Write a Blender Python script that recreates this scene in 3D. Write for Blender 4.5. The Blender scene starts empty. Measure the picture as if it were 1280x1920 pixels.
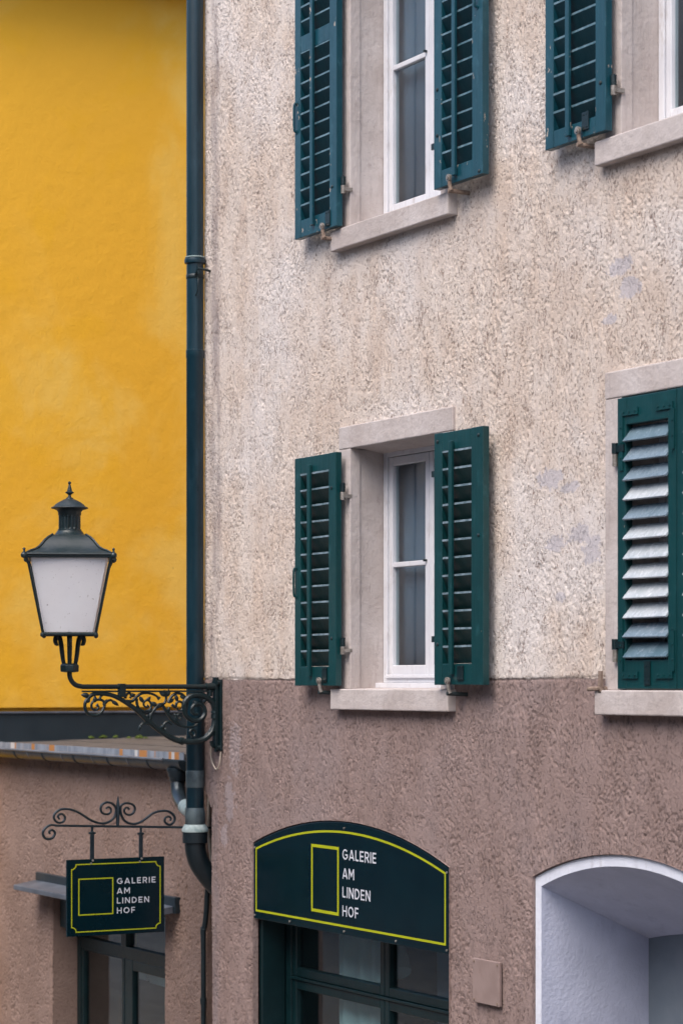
import bpy, bmesh, math, random
import numpy as np
from mathutils import Vector, Matrix

random.seed(7)
rng = np.random.default_rng(11)
scene = bpy.context.scene
COL = scene.collection
R = math.radians

# ------------------------------------------------------------------ camera
cam_data = bpy.data.cameras.new('camera')
cam = bpy.data.objects.new('camera', cam_data)
COL.objects.link(cam)
cam.location = (12.0126, -6.6643, 0.0)
cam.rotation_euler = (R(90), 0, R(60.979))
cam_data.lens = 85
cam_data.sensor_width = 36
cam_data.shift_y = 320 / 1920
cam_data.clip_end = 500
cam_data.dof.use_dof = True
cam_data.dof.focus_distance = 13.2
cam_data.dof.aperture_fstop = 2.8
scene.camera = cam

# ------------------------------------------------------------------ light
SUN_DIR = Vector((0.26, -0.50, 0.80)).normalized()      # towards the sun
world = bpy.data.worlds.new('World')
scene.world = world
world.use_nodes = True
wn = world.node_tree
sky = wn.nodes.new('ShaderNodeTexSky')
sky.sky_type = 'NISHITA'
sky.sun_disc = False
sky.sun_elevation = math.asin(SUN_DIR.z)
sky.sun_rotation = math.atan2(SUN_DIR.x, SUN_DIR.y)
sky.dust_density = 3.0
sky.air_density = 1.0
sky.ozone_density = 1.0
wn.nodes['Background'].inputs['Strength'].default_value = 0.15
wn.links.new(sky.outputs['Color'], wn.nodes['Background'].inputs['Color'])
sun_data = bpy.data.lights.new('sun', 'SUN')
sun_data.energy = 1.35
sun_data.angle = R(42)
sun_data.color = (1.0, 0.95, 0.90)
sun = bpy.data.objects.new('sun', sun_data)
COL.objects.link(sun)
sun.location = SUN_DIR * 30
sun.rotation_euler = SUN_DIR.to_track_quat('Z', 'Y').to_euler()
vs = scene.view_settings
vs.view_transform = 'Standard'
vs.look = 'None'
vs.gamma = 1.0
vs.use_curve_mapping = False
vs.exposure = 1.0

# ------------------------------------------------------------------ materials
class NT:
    """small node-tree helper"""
    def __init__(self, name):
        self.m = bpy.data.materials.new(name)
        self.m.use_nodes = True
        self.t = self.m.node_tree
        self.b = self.t.nodes['Principled BSDF']
        self.out = self.t.nodes['Material Output']
    def n(self, typ, **kw):
        nd = self.t.nodes.new(typ)
        for k, v in kw.items():
            setattr(nd, k, v)
        return nd
    def l(self, a, b):
        self.t.links.new(a, b)
    def set(self, sock, v):
        if isinstance(v, bpy.types.NodeSocket):
            self.l(v, sock)
        else:
            sock.default_value = v
    def math(self, op, a, b=0.0, c=None, clamp=False):
        nd = self.n('ShaderNodeMath', operation=op, use_clamp=clamp)
        self.set(nd.inputs[0], a); self.set(nd.inputs[1], b)
        if c is not None:
            self.set(nd.inputs[2], c)
        return nd.outputs[0]
    def mix(self, f, a, b):
        nd = self.n('ShaderNodeMix', data_type='RGBA')
        self.set(nd.inputs[0], f)
        for s, v in ((nd.inputs[6], a), (nd.inputs[7], b)):
            if isinstance(v, tuple):
                v = (*v, 1.0) if len(v) == 3 else v
            self.set(s, v)
        return nd.outputs[2]
    def coord(self, kind='Object', scale=(1, 1, 1), loc=(0, 0, 0)):
        tc = self.n('ShaderNodeTexCoord')
        mp = self.n('ShaderNodeMapping')
        mp.inputs['Scale'].default_value = scale
        mp.inputs['Location'].default_value = loc
        self.l(tc.outputs[kind], mp.inputs[0])
        return mp.outputs[0]
    def pos(self, scale=(1, 1, 1), loc=(0, 0, 0)):
        g = self.n('ShaderNodeNewGeometry')
        mp = self.n('ShaderNodeMapping')
        mp.inputs['Scale'].default_value = scale
        mp.inputs['Location'].default_value = loc
        self.l(g.outputs['Position'], mp.inputs[0])
        return mp.outputs[0]
    def noise(self, vec, scale, detail=4, rough=0.55, dist=0.0):
        nd = self.n('ShaderNodeTexNoise')
        self.l(vec, nd.inputs['Vector'])
        nd.inputs['Scale'].default_value = scale
        nd.inputs['Detail'].default_value = detail
        nd.inputs['Roughness'].default_value = rough
        nd.inputs['Distortion'].default_value = dist
        return nd.outputs['Fac']
    def ramp(self, f, lo, hi):
        nd = self.n('ShaderNodeMapRange')
        nd.interpolation_type = 'SMOOTHSTEP'
        self.l(f, nd.inputs[0])
        nd.inputs[1].default_value = lo
        nd.inputs[2].default_value = hi
        return nd.outputs[0]
    def bump(self, h, dist, strength=1.0, normal=None):
        nd = self.n('ShaderNodeBump')
        nd.inputs['Strength'].default_value = strength
        nd.inputs['Distance'].default_value = dist
        self.l(h, nd.inputs['Height'])
        if normal:
            self.l(normal, nd.inputs['Normal'])
        return nd.outputs[0]

def simple(name, c1, c2, rough=0.5, scale=8.0, bump=0.0, bscale=60, metal=0.0, stretch=(1, 1, 1),
           spec=0.5, chips=None, chip_amount=0.72, dirt=None, rough_var=0.12):
    t = NT(name)
    v = t.pos(scale=stretch)
    f = t.ramp(t.noise(v, scale, 6, 0.6), 0.3, 0.7)
    col = t.mix(f, c1, c2)
    if dirt:
        col = t.mix(t.ramp(t.noise(t.pos(scale=(1, 1, 0.35), loc=(3, 1, 2)), scale * 2.3, 8, 0.7), 0.52, 0.75), col, dirt)
    if chips:
        ch = t.ramp(t.noise(v, 38, 5, 0.6), chip_amount, chip_amount + 0.03)
        col = t.mix(ch, col, chips)
    t.l(col, t.b.inputs['Base Color'])
    rg = t.math('MULTIPLY_ADD', t.noise(v, scale * 4, 4), rough_var * 2, rough - rough_var)
    t.l(rg, t.b.inputs['Roughness'])
    t.b.inputs['Metallic'].default_value = metal
    t.b.inputs['Specular IOR Level'].default_value = spec
    if bump:
        t.l(t.bump(t.noise(t.pos(scale=stretch), bscale, 5, 0.6), bump), t.b.inputs['Normal'])
    return t.m

def plaster_material():
    t = NT('rough_plaster')
    g = t.n('ShaderNodeNewGeometry')
    sep = t.n('ShaderNodeSeparateXYZ')
    t.l(g.outputs['Position'], sep.inputs[0])
    P = g.outputs['Position']
    x, z = sep.outputs[0], sep.outputs[2]
    big = t.noise(P, 0.9, 5, 0.6)
    med = t.noise(t.pos(scale=(1, 1, 0.4)), 4.5, 6, 0.6)
    fine = t.noise(P, 60, 5, 0.65)
    grain = t.noise(P, 190, 3, 0.6)
    cream = t.mix(t.ramp(med, 0.3, 0.7), (0.575, 0.46, 0.38), (0.665, 0.575, 0.505))
    cream = t.mix(t.ramp(big, 0.42, 0.66), cream, (0.68, 0.62, 0.585))
    # dark brown flecks in clusters; the bump sinks the same marks
    clus = t.noise(t.pos(scale=(1.2, 1, 0.75), loc=(1, 2, 3)), 7.0, 6, 0.65, 0.6)
    fl = t.noise(t.pos(scale=(1.0, 1, 0.50), loc=(5, 2, 1)), 105, 3, 0.6, 0.9)
    fl = t.ramp(t.math('ADD', fl, t.math('MULTIPLY', t.math('SUBTRACT', clus, 0.5), 0.42)), 0.570, 0.655)
    cream = t.mix(t.math('MULTIPLY', fl, 0.72), cream, (0.29, 0.20, 0.165))
    brown = t.mix(t.ramp(med, 0.3, 0.7), (0.245, 0.174, 0.156), (0.298, 0.217, 0.198))
    brown = t.mix(t.ramp(big, 0.48, 0.72), brown, (0.275, 0.21, 0.20))
    brown = t.mix(t.math('MULTIPLY', fl, 0.50), brown, (0.105, 0.072, 0.068))
    # colour boundary at the string line, a little uneven, with a scored line
    zz = t.math('ADD', z, t.math('MULTIPLY', t.math('SUBTRACT', t.noise(P, 7, 6, 0.65), 0.5), 0.036))
    upper = t.math('GREATER_THAN', zz, 0.017)
    col = t.mix(upper, brown, cream)
    # uneven darker band down the house corner
    dx = t.math('ABSOLUTE', t.math('SUBTRACT', t.math('ADD', x, t.math('MULTIPLY', t.math('SUBTRACT', t.noise(t.pos(scale=(3, 1, 0.7)), 2.0, 5), 0.5), 0.22)), -1.63))
    corner = t.math('MULTIPLY', t.math('SUBTRACT', 1.0, t.ramp(dx, 0.01, 0.10)), t.ramp(t.noise(t.pos(scale=(4, 1, 0.8)), 3.0, 6), 0.25, 0.62))
    corner = t.math('MULTIPLY', corner, 0.62)
    col = t.mix(corner, col, (0.20, 0.165, 0.17))
    # run-off streaks
    streak = t.ramp(t.noise(t.pos(scale=(9, 1, 0.25)), 2.2, 6, 0.6), 0.56, 0.80)
    col = t.mix(t.math('MULTIPLY', streak, 0.20), col, (0.33, 0.26, 0.22))
    # repair smears in blue-grey filler
    def blotch(spots, thr):
        m = None
        for (px, pz, rx, rz) in spots:
            a = t.math('DIVIDE', t.math('SUBTRACT', x, px), rx)
            b = t.math('DIVIDE', t.math('SUBTRACT', z, pz), rz)
            d = t.math('SQRT', t.math('ADD', t.math('MULTIPLY', a, a), t.math('MULTIPLY', b, b)))
            m = d if m is None else t.math('MINIMUM', m, d)
        m = t.math('ADD', m, t.math('MULTIPLY', t.math('SUBTRACT', t.noise(P, 20, 7, 0.7), 0.5), 2.6))
        return t.math('SUBTRACT', 1.0, t.ramp(m, thr, thr + 0.14))
    bl = blotch(FILLER, 0.75)
    col = t.mix(t.math('MULTIPLY', bl, 0.75), col, (0.47, 0.44, 0.47))
    bl2 = blotch([(-1.43, -0.73, 0.09, 0.16), (-1.36, -0.40, 0.10, 0.2), (-1.5, -0.95, 0.06, 0.1)], 0.7)
    col = t.mix(t.math('MULTIPLY', bl2, 0.45), col, (0.40, 0.35, 0.37))
    # scored line
    ln = t.math('SUBTRACT', 1.0, t.ramp(t.math('ABSOLUTE', t.math('SUBTRACT', zz, 0.019)), 0.002, 0.007))
    col = t.mix(t.math('MULTIPLY', ln, 0.8), col, (0.10, 0.075, 0.07))
    col = t.mix(t.math('MULTIPLY', t.ramp(grain, 0.35, 0.7), 0.16), col, (0.30, 0.23, 0.20))
    t.l(col, t.b.inputs['Base Color'])
    t.b.inputs['Roughness'].default_value = 0.92
    t.b.inputs['Specular IOR Level'].default_value = 0.2
    n1 = t.bump(fine, 0.006, 0.8)
    n1 = t.bump(t.math('MULTIPLY', fl, -1.0), 0.005, 0.9, n1)
    n2 = t.bump(grain, 0.003, 0.8, n1)
    t.l(n2, t.b.inputs['Normal'])
    return t.m

FILLER = [(2.11, 1.00, 0.13, 0.06), (2.29, 0.95, 0.10, 0.03), (2.36, 0.72, 0.10, 0.05), (2.47, 0.64, 0.09, 0.09),
          (2.16, 0.68, 0.09, 0.05), (2.78, 1.85, 0.10, 0.06), (2.70, 1.96, 0.12, 0.05), (2.62, 1.72, 0.07, 0.03), (2.20, 0.42, 0.05, 0.03)]

def annex_plaster():
    t = NT('annex_plaster')
    P = t.pos()
    col = t.mix(t.ramp(t.noise(P, 2.2, 5), 0.35, 0.7), (0.205, 0.135, 0.108), (0.255, 0.175, 0.145))
    fl = t.ramp(t.noise(t.pos(scale=(1, 1, 0.6)), 52, 4, 0.62, 0.6), 0.57, 0.66)
    col = t.mix(t.math('MULTIPLY', fl, 0.55), col, (0.115, 0.072, 0.058))
    streak = t.ramp(t.noise(t.pos(scale=(5, 1, 0.3)), 2.0, 6), 0.5, 0.8)
    col = t.mix(t.math('MULTIPLY', streak, 0.3), col, (0.23, 0.16, 0.13))
    t.l(col, t.b.inputs['Base Color'])
    t.b.inputs['Roughness'].default_value = 0.92
    t.l(t.bump(t.noise(P, 55, 5, 0.65), 0.010, 0.9), t.b.inputs['Normal'])
    return t.m

def yellow_plaster():
    t = NT('yellow_plaster')
    P = t.pos()
    n = t.noise(t.pos(scale=(1, 1, 0.8)), 0.55, 6, 0.55, 0.6)
    col = t.mix(t.ramp(n, 0.44, 0.58), (0.88, 0.455, 0.036), (0.90, 0.54, 0.095))
    n2 = t.noise(t.pos(loc=(4, 9, 2)), 1.3, 7, 0.6, 0.5)
    col = t.mix(t.math('MULTIPLY', t.ramp(n2, 0.5, 0.62), 0.55), col, (0.88, 0.455, 0.022))
    sp = t.ramp(t.noise(P, 30, 4, 0.6), 0.68, 0.76)
    col = t.mix(t.math('MULTIPLY', sp, 0.25), col, (0.50, 0.26, 0.04))
    dot = t.ramp(t.noise(t.pos(loc=(1, 4, 7)), 6.5, 2, 0.4), 0.80, 0.815)
    col = t.mix(t.math('MULTIPLY', dot, 0.7), col, (0.25, 0.14, 0.04))
    t.l(col, t.b.inputs['Base Color'])
    t.b.inputs['Roughness'].default_value = 0.85
    t.b.inputs['Specular IOR Level'].default_value = 0.25
    h = t.math('ADD', t.noise(P, 6, 5, 0.6), t.math('MULTIPLY', t.noise(P, 70, 5, 0.7), 0.45))
    t.l(t.bump(h, 0.010, 0.8), t.b.inputs['Normal'])
    return t.m

def stone_material():
    t = NT('sandstone')
    P = t.pos()
    col = t.mix(t.ramp(t.noise(P, 3, 6), 0.3, 0.7), (0.42, 0.36, 0.335), (0.53, 0.475, 0.455))
    v = t.noise(t.pos(scale=(1, 1, 0.12)), 45, 4, 0.7)
    col = t.mix(t.math('MULTIPLY', t.ramp(v, 0.5, 0.75), 0.32), col, (0.30, 0.245, 0.225))
    s = t.ramp(t.noise(t.pos(loc=(7, 3, 5)), 11, 7, 0.7), 0.58, 0.75)
    col = t.mix(t.math('MULTIPLY', s, 0.6), col, (0.30, 0.235, 0.22))
    d = t.ramp(t.noise(t.pos(loc=(2, 8, 1)), 28, 4, 0.6), 0.72, 0.77)
    col = t.mix(t.math('MULTIPLY', d, 0.7), col, (0.13, 0.10, 0.09))
    t.l(col, t.b.inputs['Base Color'])
    t.b.inputs['Roughness'].default_value = 0.85
    t.b.inputs['Specular IOR Level'].default_value = 0.3
    n1 = t.bump(v, 0.003, 0.8)
    t.l(t.bump(t.noise(P, 22, 6, 0.65), 0.010, 0.7, n1), t.b.inputs['Normal'])
    return t.m

def shutter_paint(name, c1, c2, faded, chip_amount, rough):
    t = NT(name)
    P = t.pos()
    oi = t.n('ShaderNodeObjectInfo')
    col = t.mix(t.ramp(t.noise(t.pos(scale=(1, 1, 0.25)), 9, 6, 0.65), 0.3, 0.72), c1, c2)
    col = t.mix(t.math('MULTIPLY', oi.outputs['Random'], 0.35), col, c2)
    w = t.ramp(t.noise(t.pos(scale=(1, 1, 0.5), loc=(3, 3, 8)), 18, 7, 0.7), 0.55, 0.78)
    col = t.mix(t.math('MULTIPLY', w, 0.8), col, faded)
    ch = t.ramp(t.noise(t.pos(scale=(1, 1, 0.45), loc=(9, 1, 4)), 26, 6, 0.62), chip_amount, chip_amount + 0.02)
    col = t.mix(ch, col, (0.42, 0.33, 0.26))
    t.l(col, t.b.inputs['Base Color'])
    t.l(t.math('MULTIPLY_ADD', t.noise(P, 30, 4), 0.3, rough - 0.15), t.b.inputs['Roughness'])
    t.b.inputs['Specular IOR Level'].default_value = 0.5
    wood = t.noise(t.pos(scale=(1, 1, 0.08)), 60, 4, 0.6)
    t.l(t.bump(t.math('ADD', wood, t.math('MULTIPLY', ch, -1.0)), 0.0016, 0.7), t.b.inputs['Normal'])
    return t.m

def glass_material(name, tint, gloss_rough=0.01):
    t = NT(name)
    t.t.nodes.remove(t.b)
    tr = t.n('ShaderNodeBsdfTransparent'); tr.inputs[0].default_value = (*tint, 1)
    gl = t.n('ShaderNodeBsdfGlossy'); gl.inputs['Roughness'].default_value = gloss_rough
    gl.inputs[0].default_value = (0.92, 0.95, 1.0, 1)
    fr = t.n('ShaderNodeFresnel')
    ge = t.n('ShaderNodeNewGeometry')
    t.l(t.math('MULTIPLY_ADD', ge.outputs['Backfacing'], 1 / 1.52 - 1.52, 1.52), fr.inputs['IOR'])
    wav = t.bump(t.noise(t.pos(), 2.2, 2), 0.004, 0.35)
    t.l(wav, gl.inputs['Normal'])
    f = t.math('MULTIPLY', fr.outputs[0], 1.15, clamp=True)
    mx = t.n('ShaderNodeMixShader')
    t.l(f, mx.inputs[0]); t.l(tr.outputs[0], mx.inputs[1]); t.l(gl.outputs[0], mx.inputs[2])
    t.l(mx.outputs[0], t.out.inputs['Surface'])
    return t.m

def frosted_material():
    t = NT('frosted_glass')
    P = t.pos()
    t.t.nodes.remove(t.b)
    col = t.mix(t.ramp(t.noise(P, 5, 5), 0.3, 0.7), (0.93, 0.91, 0.93), (0.97, 0.96, 0.98))
    sp = t.ramp(t.noise(t.pos(scale=(1, 1, 0.8)), 75, 3, 0.5), 0.66, 0.72)
    sp2 = t.ramp(t.noise(t.pos(loc=(2, 1, 5)), 34, 3, 0.5), 0.72, 0.75)
    col = t.mix(t.math('MAXIMUM', t.math('MULTIPLY', sp, 0.4), t.math('MULTIPLY', sp2, 0.75)), col, (0.22, 0.17, 0.14))
    d = t.n('ShaderNodeBsdfDiffuse'); tl = t.n('ShaderNodeBsdfTranslucent'); gl = t.n('ShaderNodeBsdfGlossy')
    gl.inputs['Roughness'].default_value = 0.25
    t.l(col, d.inputs[0]); t.l(col, tl.inputs[0])
    m1 = t.n('ShaderNodeMixShader'); m1.inputs[0].default_value = 0.20
    t.l(d.outputs[0], m1.inputs[1]); t.l(tl.outputs[0], m1.inputs[2])
    rf = t.n('ShaderNodeBsdfRefraction'); rf.inputs['Roughness'].default_value = 0.22; rf.inputs['IOR'].default_value = 1.15
    m0 = t.n('ShaderNodeMixShader'); m0.inputs[0].default_value = 0.30
    t.l(m1.outputs[0], m0.inputs[1]); t.l(rf.outputs[0], m0.inputs[2])
    m1 = m0
    m2 = t.n('ShaderNodeMixShader'); m2.inputs[0].default_value = 0.06
    t.l(m1.outputs[0], m2.inputs[1]); t.l(gl.outputs[0], m2.inputs[2])
    t.l(m2.outputs[0], t.out.inputs['Surface'])
    return t.m

def cloth_material(name, c1, trans=0.4):
    t = NT(name)
    t.t.nodes.remove(t.b)
    d = t.n('ShaderNodeBsdfDiffuse'); tl = t.n('ShaderNodeBsdfTranslucent')
    d.inputs[0].default_value = (*c1, 1); tl.inputs[0].default_value = (*c1, 1)
    m1 = t.n('ShaderNodeMixShader'); m1.inputs[0].default_value = trans
    t.l(d.outputs[0], m1.inputs[1]); t.l(tl.outputs[0], m1.inputs[2])
    t.l(m1.outputs[0], t.out.inputs['Surface'])
    return t.m

def zinc_rust_material():
    t = NT('stained_zinc')
    P = t.pos(scale=(1, 1, 0.3))
    col = t.mix(t.ramp(t.noise(P, 14, 5), 0.3, 0.7), (0.20, 0.23, 0.28), (0.34, 0.37, 0.43))
    r = t.ramp(t.noise(t.pos(scale=(1, 1, 0.05), loc=(0.6, 0, 0)), 3.4, 3, 0.5), 0.56, 0.60)
    col = t.mix(r, col, (0.50, 0.22, 0.07))
    w = t.ramp(t.noise(t.pos(scale=(1, 1, 0.05), loc=(4.1, 0, 0)), 5.0, 3, 0.5), 0.62, 0.66)
    col = t.mix(w, col, (0.62, 0.60, 0.60))
    t.l(col, t.b.inputs['Base Color'])
    t.b.inputs['Roughness'].default_value = 0.5
    t.b.inputs['Metallic'].default_value = 0.2
    return t.m

M = {}
M['plaster'] = plaster_material()
M['annex'] = annex_plaster()
M['yellow'] = yellow_plaster()
M['stone'] = stone_material()
M['shutter'] = shutter_paint('green_shutter_paint', (0.0010, 0.031, 0.034), (0.0018, 0.044, 0.048), (0.016, 0.085, 0.095), 0.725, 0.36)
M['shutter_worn_sky'] = shutter_paint('worn_sky_blued_shutter_paint', (0.0020, 0.038, 0.054), (0.004, 0.056, 0.078), (0.040, 0.120, 0.155), 0.655, 0.34)  # chips are wear; the bluer tone is sky reflection put into the colour
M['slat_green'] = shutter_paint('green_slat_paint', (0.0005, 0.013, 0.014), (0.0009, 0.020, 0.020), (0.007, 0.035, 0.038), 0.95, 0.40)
M['slat_sky'] = shutter_paint('sky_blued_slat_paint', (0.0010, 0.018, 0.025), (0.002, 0.028, 0.038), (0.014, 0.050, 0.064), 0.95, 0.40)  # slats of the upper shutters, sky reflection mixed into the colour
M['slat_white'] = shutter_paint('low_sky_sheen_slat_paint', (0.05, 0.10, 0.125), (0.14, 0.20, 0.24), (0.42, 0.46, 0.52), 0.82, 0.24)  # closed slats with least of the sky reflection in their colour
M['white_paint'] = simple('white_window_paint', (0.60, 0.60, 0.635), (0.68, 0.68, 0.71), 0.4, 5, 0.0004, 80, dirt=(0.44, 0.40, 0.39))
M['glass'] = glass_material('window_glass', (0.80, 0.86, 0.86))
M['shopglass'] = glass_material('shop_glass', (0.72, 0.82, 0.82))
M['frosted'] = frosted_material()
M['iron'] = simple('dark_green_cast_iron', (0.002, 0.010, 0.012), (0.004, 0.016, 0.019), 0.38, 14, 0.0015, 90, dirt=(0.010, 0.022, 0.026))
M['iron_dusty'] = simple('dusty_lantern_iron', (0.004, 0.014, 0.016), (0.022, 0.030, 0.033), 0.50, 9, 0.001, 70, chips=(0.55, 0.56, 0.58), chip_amount=0.73)
M['wrought'] = simple('grey_wrought_iron', (0.012, 0.022, 0.030), (0.024, 0.036, 0.045), 0.34, 25, 0.0008, 90, metal=0.25)
M['pipe'] = simple('dark_blue_pipe_paint', (0.0015, 0.014, 0.022), (0.004, 0.026, 0.040), 0.33, 3.0, 0.0008, 30, stretch=(2, 2, 0.35), dirt=(0.016, 0.046, 0.066), chips=(0.16, 0.18, 0.18), chip_amount=0.77)
M['pipe_worn'] = simple('bare_zinc_pipe', (0.030, 0.045, 0.055), (0.11, 0.145, 0.155), 0.42, 9, 0.001, 40, metal=0.2, stretch=(1, 1, 0.7))
M['lead'] = simple('verdigris_collar', (0.20, 0.27, 0.265), (0.40, 0.47, 0.46), 0.55, 20, 0.001, 50)
M['plastic'] = simple('black_pipe_plastic', (0.002, 0.007, 0.010), (0.005, 0.012, 0.016), 0.45, 12, 0.0005, 40)
M['sign'] = simple('dark_teal_sign_enamel', (0.0005, 0.0085, 0.0135), (0.0009, 0.0120, 0.0175), 0.22, 3, 0, spec=0.32, rough_var=0.06, chips=(0.04, 0.06, 0.07), chip_amount=0.79)
M['lime'] = simple('lime_yellow_line', (0.36, 0.38, 0.001), (0.40, 0.42, 0.002), 0.5, 6)
M['letter'] = simple('white_lettering', (0.52, 0.53, 0.58), (0.58, 0.59, 0.64), 0.5, 8)
M['doorframe'] = simple('dark_green_joinery', (0.0010, 0.0105, 0.0130), (0.0018, 0.0160, 0.0190), 0.36, 8, 0.0006, 60)
M['whitewash'] = simple('white_limewash', (0.47, 0.49, 0.60), (0.54, 0.56, 0.68), 0.85, 4, 0.004, 45, dirt=(0.42, 0.44, 0.55), spec=0.2)
M['rimwhite'] = simple('white_painted_rim', (0.64, 0.66, 0.74), (0.72, 0.74, 0.82), 0.8, 6, 0.003, 60, dirt=(0.50, 0.50, 0.55), spec=0.2)
M['slate_door'] = simple('grey_niche_wall', (0.15, 0.185, 0.22), (0.19, 0.225, 0.26), 0.5, 5, 0.0008, 40)
M['zinc'] = simple('weathered_zinc', (0.085, 0.10, 0.125), (0.17, 0.19, 0.225), 0.36, 5, 0.0012, 30, metal=0.35)
M['gutter'] = simple('dark_zinc_gutter', (0.014, 0.024, 0.032), (0.035, 0.050, 0.062), 0.34, 6, 0.0008, 30, metal=0.35)
M['rust_zinc'] = zinc_rust_material()
M['flash'] = simple('dark_grey_flashing', (0.012, 0.022, 0.030), (0.018, 0.030, 0.039), 0.55, 5, 0.0008, 30, chips=(0.12, 0.14, 0.15), chip_amount=0.77)
M['felt'] = simple('weathered_roof_felt', (0.060, 0.052, 0.048), (0.105, 0.090, 0.082), 0.95, 7, 0.006, 45, dirt=(0.07, 0.065, 0.055))
M['slat_pale'] = shutter_paint('sky_sheen_slat_paint', (0.30, 0.34, 0.37), (0.50, 0.53, 0.55), (0.74, 0.74, 0.74), 0.84, 0.26)  # sky reflected on the slat tops, put into the colour
M['slat_mid'] = shutter_paint('half_sky_sheen_slat_paint', (0.11, 0.16, 0.20), (0.20, 0.26, 0.31), (0.52, 0.55, 0.60), 0.83, 0.26)
M['worn_edge'] = simple('worn_pale_edge_paint', (0.08, 0.13, 0.15), (0.24, 0.31, 0.36), 0.35, 22)
M['worn_edge_teal'] = simple('worn_teal_edge_paint', (0.03, 0.085, 0.105), (0.14, 0.22, 0.26), 0.35, 22)
M['moss'] = simple('moss', (0.045, 0.075, 0.008), (0.08, 0.11, 0.012), 0.95, 40, 0.004, 120)
M['metal'] = simple('worn_steel_catch', (0.22, 0.19, 0.165), (0.42, 0.38, 0.34), 0.4, 40, metal=0.5)
M['rust'] = simple('rusty_iron', (0.15, 0.10, 0.075), (0.27, 0.20, 0.155), 0.8, 40, 0.002, 80)
M['plate'] = simple('brown_painted_plate', (0.235, 0.168, 0.150), (0.285, 0.208, 0.188), 0.6, 8, 0.0005, 50, dirt=(0.22, 0.15, 0.13))
M['cable'] = simple('beige_cable', (0.30, 0.25, 0.20), (0.40, 0.34, 0.28), 0.5, 20)
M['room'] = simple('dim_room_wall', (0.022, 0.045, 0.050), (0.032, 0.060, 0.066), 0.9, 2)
M['net'] = cloth_material('grey_net_curtain', (0.25, 0.32, 0.45), 0.30)
M['drape'] = cloth_material('pale_drape', (0.82, 0.90, 0.93), 0.35)
M['ochre'] = simple('ochre_reflection', (0.62, 0.42, 0.09), (0.70, 0.48, 0.12), 0.6, 6)  # mirrored yellow house as a plain colour
M['board'] = simple('pale_reflection_panel', (0.60, 0.62, 0.66), (0.72, 0.73, 0.76), 0.6, 3)  # pale reflection in the door glass as a plain colour
M['bulb'] = simple('bulb_glass', (0.05, 0.055, 0.11), (0.07, 0.075, 0.14), 0.3, 10)
M['ground'] = simple('stone_paving', (0.13, 0.12, 0.115), (0.19, 0.175, 0.165), 0.9, 4, 0.01, 12)
M['facade'] = simple('grey_beige_render', (0.19, 0.225, 0.25), (0.23, 0.265, 0.29), 0.9, 3, 0.004, 40)
M['tile'] = simple('brown_roof_tile', (0.045, 0.042, 0.045), (0.065, 0.060, 0.062), 0.85, 12, 0.01, 20)
M['eave'] = simple('brown_eave_board', (0.14, 0.085, 0.05), (0.19, 0.12, 0.07), 0.7, 8)

# ------------------------------------------------------------------ mesh helpers
ORIGIN = {}

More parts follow.
